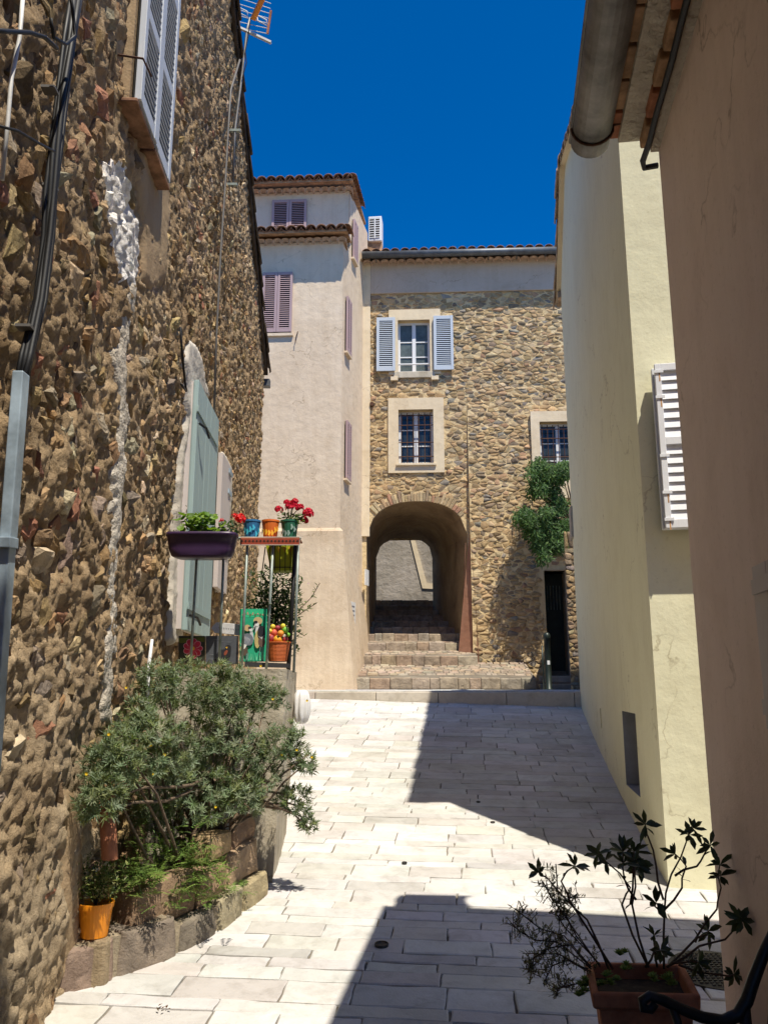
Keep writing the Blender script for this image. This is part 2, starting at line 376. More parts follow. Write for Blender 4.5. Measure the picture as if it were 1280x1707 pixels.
def reveal(mb, P, r, depth, back=True, d=0.0):
    a0, a1, h0, h1 = r
    c = [(a0, h0), (a1, h0), (a1, h1), (a0, h1)]
    for (p, q) in zip(c, c[1:] + c[:1]):
        mb.quad(P.w(*p, d), P.w(*p, d - depth), P.w(*q, d - depth), P.w(*q, d))
    if back: mb.quad(*[P.w(*p, d - depth) for p in c])

# ------------------------------------------------------------------ stones: cells fitted against their neighbours
def clip(poly, nx, ny, c):
    out = []
    for i in range(len(poly)):
        p, q = poly[i], poly[(i + 1) % len(poly)]
        dp, dq = nx * p[0] + ny * p[1] - c, nx * q[0] + ny * q[1] - c
        if dp <= 0: out.append(p)
        if (dp < 0 < dq) or (dq < 0 < dp):
            t = dp / (dp - dq); out.append((p[0] + (q[0] - p[0]) * t, p[1] + (q[1] - p[1]) * t))
    return out
def cells(pts, reach, ky=1.0):
    grid = {}
    P2 = [(x, y * ky) for x, y in pts]
    for i, (x, y) in enumerate(P2): grid.setdefault((int(x // reach), int(y // reach)), []).append(i)
    out = []
    for i, (x, y) in enumerate(P2):
        poly = [(x - reach, y - reach), (x + reach, y - reach), (x + reach, y + reach), (x - reach, y + reach)]
        gx, gy = int(x // reach), int(y // reach); near = []
        for ii in range(gx - 2, gx + 3):
            for jj in range(gy - 2, gy + 3):
                for j in grid.get((ii, jj), ()):
                    if j != i:
                        q = P2[j]; near.append(((q[0] - x) ** 2 + (q[1] - y) ** 2, q))
        near.sort(key=lambda t: t[0])
        for dd, q in near[:28]:
            if dd < 1e-8: continue
            nx, ny = q[0] - x, q[1] - y
            poly = clip(poly, nx, ny, nx * (q[0] + x) / 2 + ny * (q[1] + y) / 2)
            if len(poly) < 3: break
        out.append([(a, b / ky) for a, b in poly] if len(poly) >= 3 else None)
    return out
def chaikin(poly, k=0.25):
    out = []
    for i in range(len(poly)):
        p, q = poly[i], poly[(i + 1) % len(poly)]
        out += [(p[0] + (q[0] - p[0]) * k, p[1] + (q[1] - p[1]) * k), (p[0] + (q[0] - p[0]) * (1 - k), p[1] + (q[1] - p[1]) * (1 - k))]
    return out
def centroid(p): return (sum(q[0] for q in p) / len(p), sum(q[1] for q in p) / len(p))
def area(p): return 0.5 * abs(sum(p[i][0] * p[(i + 1) % len(p)][1] - p[(i + 1) % len(p)][0] * p[i][1] for i in range(len(p))))
def inside(pt, poly):
    x, y = pt; r = False
    for i in range(len(poly)):
        (x1, y1), (x2, y2) = poly[i], poly[i - 1]
        if (y1 > y) != (y2 > y) and x < (x2 - x1) * (y - y1) / (y2 - y1) + x1: r = not r
    return r
def resample(poly, m):
    if len(poly) <= m: return poly
    return [poly[int(i * len(poly) / m)] for i in range(m)]
def stone(mb, P, poly, depth, gap, col, rings=((0.0, 1.0), (0.6, 0.98), (1.0, 0.68)), base=-0.03, rough=0.15, maxv=10, tilt=0.25, dfun=None, ck=0.25):
    cx, cy = centroid(poly)
    q = []
    for x, y in poly:
        L = math.hypot(x - cx, y - cy); k = max(0.25, 1 - gap / max(L, 1e-4)); q.append((cx + (x - cx) * k, cy + (y - cy) * k))
    q = resample(chaikin(q, ck), maxv); n = len(q); vs = []
    tx, ty = R.uniform(-tilt, tilt), R.uniform(-tilt, tilt)
    sd = R.uniform(0, 99); wob = [1 + R.uniform(-0.1, 0.06) for _ in q]
    for k, (dz, s) in enumerate(rings):
        for (x, y), wv in zip(q, wob):
            s2 = s * wv
            px_, py_ = cx + (x - cx) * s2, cy + (y - cy) * s2
            d = base if k == 0 else depth * dz + (px_ - cx) * tx + (py_ - cy) * ty + depth * rough * 3 * nz(px_ * 18 + sd, py_ * 18, sd)
            b = dfun(px_, py_) if dfun else 0.0
            vs.append(P.w(px_, py_, d + b))
    b = dfun(cx, cy) if dfun else 0.0
    vs.append(P.w(cx, cy, depth * (rings[-1][0] + 0.05) + b + depth * rough * R.uniform(-1, 1)))
    fs = []
    m = len(rings)
    for r in range(m - 1): fs += [(r * n + i, r * n + (i + 1) % n, (r + 1) * n + (i + 1) % n, (r + 1) * n + i) for i in range(n)]
    fs += [((m - 1) * n + i, (m - 1) * n + (i + 1) % n, m * n) for i in range(n)]
    # keep faces outward whichever way the plane is handed
    if P.u.cross(V((0, 0, 1))).dot(P.n) < 0: fs = [tuple(reversed(f)) for f in fs]
    mb.add(vs, fs, col)
def jcol(c, v=0.12):
    k = 1 + R.uniform(-v, v); return tuple(max(0.0, x * k * (1 + R.uniform(-v, v) * 0.35)) for x in c)
def courses(a0, a1, h0, h1, ch, cw, jx=0.3, jy=0.3, mixw=(0.6, 1, 1, 1.3)):
    pts = []; h = h0
    while h < h1:
        c = R.uniform(*ch); a = a0 - R.uniform(0, cw[1])
        while a < a1:
            w_ = R.uniform(*cw) * R.choice(mixw); pts.append((a + w_ / 2 + R.uniform(-jx, jx) * w_, h + c / 2 + R.uniform(-jy, jy) * c)); a += w_
        h += c
    return pts
def project(p):
    q = V(p) - V((0, 0, EYE)); f = q.y * CT + q.z * ST; u = -q.y * ST + q.z * CT
    return (640 + FPX * q.x / f, 853.5 - FPX * u / f) if f > 0.05 else (-9999, -9999)
def px_area(P, poly):
    return area([project(P.w(a, h, 0.02)) for a, h in poly])
def in_frame(P, poly, m=0):
    x, y = project(P.w(*centroid(poly), 0.02)); return -m < x < 1280 + m and -m < y < 1707 + m

# ================================================================== THE SETTING
# earth sheet
mb = MB(); ys = [-80, -20, 0, 4, 5, 6, 7, 8, 9, 10, 11, 11.5, 15, 17, 21, 26, 60, 300]
def ez(y):
    if y < -20: return -2.1
    if y < 11.4: return gz(y) - 0.12
    if y < 15: return 1.25
    if y < 21: return 1.25 + (y - 15) / 6 * 2.0
    return 3.3
for ya, yb in zip(ys[:-1], ys[1:]):
    mb.quad((-300, ya, ez(ya)), (300, ya, ez(ya)), (300, yb, ez(yb)), (-300, yb, ez(yb)))
tag(mb.build('ground', 'ground'), kind='structure')

# paved street: bed plus slabs in courses across it
street_bed = MB()
for i in range(-8, 25):
    ya, yb = i * 0.5, (i + 1) * 0.5
    street_bed.quad((-4, ya, gz(ya) - 0.012), (5, ya, gz(ya) - 0.012), (5, yb, gz(yb) - 0.012), (-4, yb, gz(yb) - 0.012))
street = tag(street_bed.build('street', 'joint'), kind='structure')
CURB_R, CURB_L = gp(972, 1179), gp(470, 1163)
kd = V((CURB_R.x - CURB_L.x, CURB_R.y - CURB_L.y, 0)).normalized()
def curb_y(x): return CURB_L.y + (x - CURB_L.x) * kd.y / kd.x
def left_limit(y): return -1.5 if y < 5 else (-1.6 if y < 9.5 else -3.0)
def right_limit(y): return 3.4 if y < 5.1 else 1.62 + 0.163 * (y - 5.06) + 0.15
slab_cols = [(0.55, 0.54, 0.515), (0.59, 0.58, 0.555), (0.50, 0.485, 0.455), (0.56, 0.54, 0.50), (0.60, 0.59, 0.57)]
ROT = 0.10                                              # the courses lie a little askew of the view
b = 2.3; rows = []
while b < 13.4:
    w_ = (0.138 if b < 5.4 else 0.138 + (min(b, 11) - 5.4) * 0.016) * R.choice((0.72, 0.9, 1.0, 1.15, 1.4))
    rows.append((b, w_)); b += w_
def st(a, bb): return (a * math.cos(ROT) + bb * math.sin(ROT), bb * math.cos(ROT) - a * math.sin(ROT))
cnt = 0
slabs = []
for (b, w_) in rows:
    a = -4.2 + R.uniform(0, 0.5)
    while a < 4.5:
        L = R.uniform(0.25, 0.54)
        poly = [st(a, b), st(a + L, b), st(a + L, b + w_), st(a, b + w_)]
        a += L
        # trim against walls and kerb
        if all(curb_y(x) < y for x, y in poly): continue
        g = 0.003 + R.uniform(0, 0.003); cx, cy = centroid(poly)
        if not (left_limit(cy) - 0.4 < cx < right_limit(cy) + 0.4): continue
        if all(y > curb_y(x) - 0.02 for x, y in poly): continue
        cp = clip(poly, -kd.y * -1 * -1, kd.x, -kd.y * CURB_L.x + kd.x * CURB_L.y - 0.006)
        if len(cp) < 3: continue
        pr = project((cx, cy, gz(cy)))
        if not (-150 < pr[0] < 1430 and pr[1] < 1850): continue
        slabs.append((cp, g))
slabs = [(area([project((x, y, gz(y))) for x, y in cp]), cp, g) for cp, g in slabs]
slabs.sort(key=lambda t: -(t[0] if -40 < project((centroid(t[1])[0], centroid(t[1])[1], gz(centroid(t[1])[1])))[0] < 1320 and project((centroid(t[1])[0], centroid(t[1])[1], gz(centroid(t[1])[1])))[1] < 1740 else 0))
far_slabs = MB()
for si, (pa_, cp, g) in enumerate(slabs):
    cx, cy = centroid(cp); dz = R.uniform(-0.003, 0.003); tx = R.uniform(-0.006, 0.006)
    q = [(x + (cx - x) * g / max(0.03, abs(x - cx) + 1e-3) * 0.6, y + (cy - y) * g / max(0.03, abs(y - cy) + 1e-3) * 0.6) for x, y in cp]
    q = [(x + R.uniform(-0.004, 0.004), y + R.uniform(-0.004, 0.004)) for x, y in q]
    # extra points along the edges so that they are not ruler-straight
    qq = []
    for i in range(len(q)):
        p0, p1 = q[i], q[(i + 1) % len(q)]; L = math.hypot(p1[0] - p0[0], p1[1] - p0[1]); k = 4 if L > 0.3 else 2
        for j in range(k + 1):
            t = j / (k + 1); jx = 0 if j == 0 else R.uniform(-0.004, 0.004)
            qq.append((p0[0] + (p1[0] - p0[0]) * t + jx, p0[1] + (p1[1] - p0[1]) * t + jx))
    def lay(pts, off): return [V((x, y, gz(y) + off + dz + (x - cx) * tx)) for x, y in pts]
    ins = [(x + (cx - x) * 0.006 / max(0.05, math.hypot(x - cx, y - cy)), y + (cy - y) * 0.02 / max(0.05, math.hypot(x - cx, y - cy)) * 0.5) for x, y in qq]
    n = len(qq); m_ = MB() if si < 300 else far_slabs; col = jcol(R.choice(slab_cols), 0.06)
    m_.add(lay(qq, -0.03) + lay(qq, -0.004) + lay(ins, 0.0),
           [(i, (i + 1) % n, n + (i + 1) % n, n + i) for i in range(n)] + [(n + i, n + (i + 1) % n, 2 * n + (i + 1) % n, 2 * n + i) for i in range(n)] + [tuple(range(2 * n, 3 * n))], col)
    if si < 300: m_.build('paving_slab', 'slab', street)
tag(far_slabs.build('paving_slabs', 'slab', street), kind='stuff')
# kerb of long stones, landing behind it
kerb_top = 1.57
PK = Plane(CURB_L.x, CURB_L.y, kd.x, kd.y, 0, -1)
kerb_core = MB(); Lk = (V((CURB_R.x, CURB_R.y, 0)) - V((CURB_L.x, CURB_L.y, 0))).length
kerb_core.pbox(PK, -1.2, Lk + 0.05, 0.9, kerb_top - 0.02, -0.5, -0.02)
kerb = tag(kerb_core.build('kerb', 'joint'), kind='structure')
a = -1.2
while a < Lk + 0.05:
    L = min(R.uniform(0.7, 1.15), Lk + 0.05 - a)
    if L < 0.05: break
    m_ = MB(); m_.pbox(PK, a + 0.004, a + L - 0.004, 0.95, kerb_top + R.uniform(-0.006, 0.006), -0.30, R.uniform(-0.004, 0.004), jcol((0.56, 0.50, 0.42), 0.06))
    m_.build('kerb_stone', 'slab', kerb, bevel=0.012); a += L
# landing slabs
landing_bed = MB().quad(PK.w(-3, 1.535, -0.2), PK.w(Lk + 1.8, 1.535, -0.2), PK.w(Lk + 1.8, 1.56, -5.2), PK.w(-3, 1.56, -5.2))
landing = tag(landing_bed.build('landing', 'joint'), kind='structure')
for (d0, d1) in ((-0.62, -0.305), (-1.0, -0.625), (-1.5, -1.005), (-2.0, -1.505), (-2.6, -2.005), (-3.2, -2.605)):
    a = -1.2
    while a < Lk + 1.5:
        L = R.uniform(0.5, 0.9); m_ = MB(); m_.pbox(PK, a + 0.004, a + L - 0.004, 1.5, kerb_top + 0.006 - (d1 * 0.008) + R.uniform(-.004, .004), d0, d1 - 0.005, jcol(R.choice(slab_cols), 0.08)); a += L
        m_.build('paving_slab', 'slab', landing, bevel=0.006)

# steps up through the arch: sloping treads of worn stone with squared riser stones
step_cols = [(0.34, 0.28, 0.215), (0.31, 0.255, 0.20), (0.34, 0.26, 0.19), (0.32, 0.28, 0.23), (0.37, 0.31, 0.245), (0.33, 0.27, 0.21)]
steps = tag(MB().hexa([V((-1.0, 15.4, 1.2)), V((2.3, 15.4, 1.2)), V((1.9, 23.8, 1.2)), V((-0.6, 23.8, 1.2))],
                      [V((-1.0, 15.4, 1.6)), V((2.3, 15.4, 1.6)), V((1.9, 23.8, 2.4)), V((-0.6, 23.8, 2.4))]).build('steps', 'joint'), kind='structure')
# (y front, z bottom, z top, y back, z back, x left, x right)
SZ = EYE
stp = []
def zrow(py, Y): return at(640, py, Y).z
y1, y2, y3 = 15.35, 16.35, 17.0
z1 = zrow(1130, y1); z2a, z2 = zrow(1106, y2), zrow(1093, y2); z3a, z3 = zrow(1084, y3), zrow(1071, y3)
stp.append((y1, z1 - 0.16, z1, y2 + 0.05, z2a, at(560, 1130, y1).x, at(893, 1128, y1).x, at(893, 1106, y2).x))
stp.append((y2, z2a, z2, y3 + 0.05, z3a, at(590, 1100, y2).x, at(796, 1100, y2).x, at(796, 1090, y3).x))
x0, x1_ = at(604, 1078, y3).x, at(768, 1078, y3).x
zz = z3
yy = y3
stp.append((y3, z3a, z3, 17.85, z3 + 0.08, x0 - 0.1, x1_ + 0.12, x1_))
yy, zz = 17.8, z3 + 0.08
for k in range(6):
    stp.append((yy, zz, zz + 0.15, yy + 0.72, zz + 0.19, -0.6, 1.9, 1.9)); yy += 0.68; zz += 0.19
stp.append((yy, zz, zz + 0.15, 24.6, zz + 0.16, -0.8, 2.0, 2.0))
TOPZ = zz + 0.16
for si, (ya, zl, zt, yb, zb, xl, xr, xrb) in enumerate(stp):
    # bow of the front edge
    def fy(x): return ya + 0.10 * ((x - (xl + xr) / 2) / max(0.3, (xr - xl) / 2)) ** 2 - 0.05 + (0.10 if si < 2 else 0) * (x - xl) / (xr - xl) * -1
    core = MB(); nseg = 10
    for i in range(nseg):
        xa, xb = xl + (xr - xl) * i / nseg, xl + (xr - xl) * (i + 1) / nseg
        core.hexa([V((xa, fy(xa) + 0.05, zl - 0.2)), V((xb, fy(xb) + 0.05, zl - 0.2)), V((xb, yb, zl - 0.2)), V((xa, yb, zl - 0.2))],
                  [V((xa, fy(xa) + 0.05, zt - 0.012)), V((xb, fy(xb) + 0.05, zt - 0.012)), V((xb, yb, zb - 0.012)), V((xa, yb, zb - 0.012))])
    core_o = core.build('tread', 'joint', steps)
    x = xl
    while x < xr - 0.03:
        w_ = min(R.uniform(0.16, 0.40), xr - x); m_ = MB(); ztj = zt + R.uniform(-0.012, 0.008); g = 0.002
        m_.hexa([V((x + g, fy(x), zl - 0.05)), V((x + w_ - g, fy(x + w_), zl - 0.05)), V((x + w_ - g, fy(x + w_) + 0.16, zl - 0.05)), V((x + g, fy(x) + 0.16, zl - 0.05))],
                [V((x + g, fy(x) + R.uniform(0, .02), ztj)), V((x + w_ - g, fy(x + w_) + R.uniform(0, .02), ztj)), V((x + w_ - g, fy(x + w_) + 0.16, ztj + 0.01)), V((x + g, fy(x) + 0.16, ztj + 0.01))], jcol(R.choice(step_cols), 0.08))
        m_.build('riser_stone', 'cobble', core_o, bevel=0.018); x += w_
    # rows of worn cobbles on the tread
    if si < 4:
        y = ya + 0.18
        while y < yb - 0.04:
            dy = R.uniform(0.09, 0.15); x = xl; row = MB()
            while x < xr - 0.03:
                w_ = min(R.uniform(0.10, 0.22), xr - x)
                t0, t1 = (y - ya) / (yb - ya), (y + dy - ya) / (yb - ya); za, zb2 = zt + (zb - zt) * t0, zt + (zb - zt) * t1; j = R.uniform(-.006, .008)
                row.hexa([V((x + .006, y, za - .08)), V((x + w_ - .006, y, za - .08)), V((x + w_ - .006, y + dy - .012, zb2 - .08)), V((x + .006, y + dy - .012, zb2 - .08))],
                         [V((x + .012, y + .006, za + j)), V((x + w_ - .012, y + .006, za + j)), V((x + w_ - .012, y + dy - .018, zb2 + j)), V((x + .012, y + dy - .018, zb2 + j))], jcol(R.choice(step_cols), 0.12))
                x += w_
            tag(row.build('tread_stones', 'cobble', core_o), kind='stuff'); y += dy

# ================================================================== helpers for houses
def louvre(root, P, a0, a1, h0, h1, d0, mat, n, rails=(0.5,), thick=0.035, stile=0.045, fill=0.88, tilt=40, name='shutter', gap_shade=True):
    f = MB(); d1 = d0 + thick
    f.pbox(P, a0, a0 + stile, h0, h1, d0, d1); f.pbox(P, a1 - stile, a1, h0, h1, d0, d1)
    f.pbox(P, a0 + stile, a1 - stile, h1 - stile * 1.3, h1, d0, d1 - 0.003); f.pbox(P, a0 + stile, a1 - stile, h0, h0 + stile * 1.5, d0, d1 - 0.003)
    lo = h0 + stile * 1.5; hi = h1 - stile * 1.3; bands = []; prev = lo
    for r in rails:
        hr = h0 + (h1 - h0) * r; f.pbox(P, a0 + stile, a1 - stile, hr - stile * 0.7, hr + stile * 0.7, d0, d1 - 0.003); bands.append((prev, hr - stile * 0.7)); prev = hr + stile * 0.7
    bands.append((prev, hi))
    o = f.build(name, mat, root, bevel=0.003)
    tot = sum(b1 - b0 for b0, b1 in bands); mesh = unit_box(mat)
    for b0, b1 in bands:
        k = max(2, round(n * (b1 - b0) / tot)); p = (b1 - b0) / k
        for i in range(k):
            link('slat', mesh, o, frame(P, (a0 + a1) / 2, b0 + (i + 0.5) * p, d0 + thick * 0.45, math.radians(tilt), a1 - a0 - 2 * stile + 0.01, 0.007, p * fill))
    if gap_shade:
        MB().pbox(P, a0 + 0.01, a1 - 0.01, h0 + 0.01, h1 - 0.01, d0 - 0.012, d0 - 0.004).build('gap_shade', 'dark', o)  # dark sheet that paints in the shade between the slats
    return o
TILE = {}
def canal_mesh(mat, L=0.42, r0=0.085, r1=0.105):
    key = (mat, L)
    if key in TILE: return TILE[key]
    m_ = MB(); n = 8; vs = []; fs = []
    for (x, r) in ((0, r0), (L, r1)):
        for rr in (r, r - 0.014):
            for k in range(n + 1):
                t = math.pi * k / n; vs.append(V((x, rr * math.cos(t), rr * 0.85 * math.sin(t))))
    q = n + 1
    for k in range(n):
        fs.append((k, 2 * q + k, 2 * q + k + 1, k + 1)); fs.append((q + k + 1, 3 * q + k + 1, 3 * q + k, q + k))
        fs.append((k + 1, q + k + 1, q + k, k)); fs.append((2 * q + k, 3 * q + k, 3 * q + k + 1, 2 * q + k + 1))
    fs += [(0, q, 3 * q, 2 * q), (n, 2 * q + n, 3 * q + n, q + n)]
    m_.add(vs, fs); TILE[key] = m_.mesh('roof_tile', mat, True); return TILE[key]
def mtx(x, z, p, s=1.0):
    """x axis along x, z axis near z, at p"""
    x = V(x).normalized(); y = V(z).cross(x).normalized(); z = x.cross(y)
    return Matrix(((x.x * s, y.x * s, z.x * s, p[0]), (x.y * s, y.y * s, z.y * s, p[1]), (x.z * s, y.z * s, z.z * s, p[2]), (0, 0, 0, 1)))
def eave_roof(root, P, a0, a1, h, over, pitch, depth, mat='rooftile', sp=0.2, tiles_back=2, rows_name='roof'):
    """roof sheet rising away from an eave, canal tiles along the eave; h is the underside at the eave line"""
    m_ = MB(); back = depth
    m_.hexa([P.w(a0, h, over), P.w(a1, h, over), P.w(a1, h + pitch * (over + back), -back), P.w(a0, h + pitch * (over + back), -back)],
            [P.w(a0, h + 0.05, over), P.w(a1, h + 0.05, over), P.w(a1, h + 0.05 + pitch * (over + back), -back), P.w(a0, h + 0.05 + pitch * (over + back), -back)])
    ro = m_.build(rows_name, 'tilepale', root)
    d = P.n - V((0, 0, 1)) * pitch; up = V((0, 0, 1)) + P.n * pitch
    k = int((a1 - a0) / sp)
    for i in range(k + 1):
        a = a0 + (i + 0.5) * (a1 - a0) / (k + 1)
        for j in range(tiles_back):
            dd = over + 0.05 - 0.40 - j * 0.33
            p = P.w(a + R.uniform(-.008, .008), h + 0.055 + pitch * (over - dd) + j * 0.006 + R.uniform(0, .006), dd)
            link('roof_tile', canal_mesh(mat), ro, mtx(d, up, p))
        # upturned under-tiles between
        if i < k:
            a2 = a + (a1 - a0) / (k + 1) / 2; p = P.w(a2, h + 0.12 + pitch * 0.36, over - 0.36)
            link('roof_tile', canal_mesh(mat), ro, mtx(d, -up, p))
    return ro
def genoise(root, P, a0, a1, h, mat='tilepale', over=0.14, sp=0.2):
    """row of tile mouths mortared under the eave"""
    k = int((a1 - a0) / sp)
    for i in range(k):
        a = a0 + (i + 0.5) * (a1 - a0) / k
        link('eave_tile', canal_mesh(mat, 0.42), root, mtx(P.n, V((0, 0, 1)), P.w(a, h, over - 0.42)))

# ================================================================== RUBBLE HOUSE on the left
rubble_house = thing('rubble_house', (-1.35, 5.0, 0.5), 'tall rough brown rubble-stone house with sloping verge beside the terrace', 'house')
def verge(Y): return min(EYE + 4.333 + 0.568 * (10.465 - Y), 9.2)
def aY(a): return PL.w(a, 0).y
A1 = 6.97
def lw_bulge(a, h):
    base = max(0.0, 1.0 - (h - gz(aY(a))) / 1.3); return 0.012 * base * base + 0.03 * nz(a * 0.7, h * 0.7, 3.1) + 0.02 * nz(a * 1.9, h * 1.9, 8.0)
def pale_zone(a, h):                                   # lower near part: stones buried in pale mortar
    k = min(1.0, max(0.0, (1.9 - h) / 0.7)) * min(1.0, max(0.0, (0.75 - a) / 0.4)); return k * min(1.0, max(0.25, 0.75 + 1.2 * nz(a * 1.7, h * 1.7, 6)))
sillL, sillR = PL.px(232, 172, .1), PL.px(283, 300, .1)
upper_sh = (sillL[0] + 0.0, sillR[0], (sillL[1] + sillR[1]) / 2, (sillL[1] + sillR[1]) / 2 + 1.75)
lowA = PL.px(318, 652, 0.06)[0]; lowB = PL.px(355, 685, 0.06)[0]; lowTop = PL.px(337, 668, .06)[1]; lowBot = PL.px(320, 1058, .06)[1]
farA, farB = PL.px(362, 760, .05)[0], PL.px(377, 780, .05)[0]
def ppl(*pts): return [PL.px(x, y) for x, y in pts]
patches = {
 'tanpatch': [ppl((228, 205), (250, 235), (282, 300), (276, 395), (268, 480), (245, 492), (230, 470), (232, 380), (226, 300))],
 'whitepatch': [ppl((170, 280), (198, 272), (220, 325), (232, 400), (227, 455), (212, 478), (188, 448), (174, 370))],
 'seam': [ppl((205, 470), (222, 478), (212, 560), (200, 640), (206, 700), (196, 790), (192, 900), (186, 1010), (180, 1120), (176, 1225), (158, 1222), (162, 1100), (172, 1000), (176, 880), (178, 780), (186, 690), (184, 600), (194, 530))],
 'plaster': [ppl((296, 600), (302, 560), (312, 572), (340, 640), (348, 672), (322, 655), (316, 720), (308, 850), (300, 960), (296, 1075), (270, 1075), (282, 940), (290, 800), (298, 690)),
             ppl((360, 770), (364, 752), (378, 775), (377, 800), (372, 990), (356, 990))],
 'footing': [ppl((95, 1310), (118, 1290), (128, 1360), (126, 1480), (132, 1560), (120, 1600), (92, 1640), (86, 1560), (90, 1430))],
}
M['plaster'] = plaster('pale_plaster', (0.58, 0.53, 0.45), (0.66, 0.61, 0.54), (0.48, 0.42, 0.34), 60, 9, 0.4, 0.5, 0.4)
M['footing'] = M['tanpatch']
no_stone = [p for k_, v_ in patches.items() if k_ != 'whitepatch' for p in v_]
lime = patches['whitepatch'][0]
no_stone.append([(upper_sh[0], upper_sh[2] - 0.05), (upper_sh[1], upper_sh[2] - 0.05), (upper_sh[1], upper_sh[3]), (upper_sh[0], upper_sh[3])])
no_stone.append([(lowA, lowBot), (lowB, lowBot), (lowB, lowTop), (lowA, lowTop)])
# mortar face, rough
wall = MB(); stp_a, stp_h = 0.0155, 0.0155; a0g, h0g = -1.6, -0.1
na, nh = int((A1 - a0g) / stp_a), int((8.7 - h0g) / stp_h); idx = {}
for j in range(nh + 1):
    for i in range(na + 1):
        a = a0g + (A1 - a0g) * i / na; h = h0g + j * stp_h; Y = aY(a)
        if h > verge(Y) + 0.05 or h < gz(Y) - 0.2: continue
        if h > EYE + 1.02 * Y + 0.3: continue
        d = lw_bulge(a, h) + 0.014 + 0.012 * pale_zone(a, h) + 0.022 * nz(a * 5, h * 5, 0.5) + 0.030 * (abs(nz(a * 9, h * 9, 2.5)) - .25) + 0.026 * (abs(nz(a * 21, h * 21, 7.5)) - .22) + 0.012 * nz(a * 46, h * 46, 4.5) - 0.07 * max(0.0, nz(a * 6.5, h * 9, 12.0) - .38)
        idx[(i, j)] = len(wall.v); wall.v.append(tuple(PL.w(a, h, d)))
mcols = [(0.30, 0.21, 0.12), (0.54, 0.40, 0.245), (0.30, 0.205, 0.115)]
for (i, j), k in idx.items():
    q = (k, idx.get((i + 1, j)), idx.get((i + 1, j + 1)), idx.get((i, j + 1)))
    if None not in q:
        t = 0.5 + 0.6 * nz(i * stp_a * 1.3, j * stp_h * 1.3, 11.0) + 0.5 * nz(i * stp_a * 14, j * stp_h * 14, 15.0); t = min(1, max(0, t)); c0, c1 = mcols[2], mcols[1]; pz_ = pale_zone(a0g + (A1 - a0g) * i / na, h0g + j * stp_h); c1 = tuple(x + (y - x) * pz_ for x, y in zip(c1, (0.56, 0.45, 0.31))); c0 = tuple(x + (y - x) * pz_ for x, y in zip(c0, (0.44, 0.34, 0.22)))
        wall.f.append(q); aa_, hh_ = a0g + (A1 - a0g) * i / na, h0g + j * stp_h
        wall.c.append((0.95, 0.91, 0.85) if inside((aa_ + .05 * nz(aa_ * 12, hh_ * 12, 1), hh_), lime) else tuple(c0[x] + (c1[x] - c0[x]) * t for x in range(3)))
lw = wall.build('wall', 'rubble_mortar', rubble_house, smooth=True)
MB().add([PL.w(-7, -1, -0.05), PL.w(A1, 0.4, -0.05), PL.w(A1, verge(10.465), -0.05), PL.w(1.1, 9.1, -0.05), PL.w(-2.5, 6.0, -0.05), PL.w(-7, 6, -0.05),
          PL.w(-7, -1, -5), PL.w(A1, 0.4, -5), PL.w(A1, verge(10.465), -5), PL.w(1.1, 9.1, -5), PL.w(-2.5, 6, -5), PL.w(-7, 6, -5)],
         [(0, 1, 2, 3, 4, 5), (11, 10, 9, 8, 7, 6), (1, 7, 8, 2), (0, 5, 11, 6)], (0.2, 0.15, 0.09)).build('inner_wall', 'rubble_mortar', rubble_house)
rub_cols = [(0.40, 0.275, 0.145)] * 5 + [(0.32, 0.215, 0.11)] * 6 + [(0.47, 0.34, 0.19)] * 3 + [(0.33, 0.27, 0.20)] * 3 + [(0.58, 0.47, 0.32)] * 2 + [(0.20, 0.14, 0.08)] * 4 + [(0.38, 0.19, 0.12)]
pts = [p for p in courses(-1.4, A1 - 0.05, 0.05, 8.7, (0.04, 0.17), (0.06, 0.18), 0.42, 0.6, (0.45, 0.6, 1, 1.2, 2.4)) if p[0] < 2.0 + 0.25 * nz(p[1] * 2, 0, 0)]
pts += [p for p in courses(-1.4, A1 - 0.05, 0.05, 8.7, (0.04, 0.085), (0.05, 0.14), 0.4, 0.45) if p[0] >= 2.0 + 0.25 * nz(p[1] * 2, 0, 0)]
cand = []
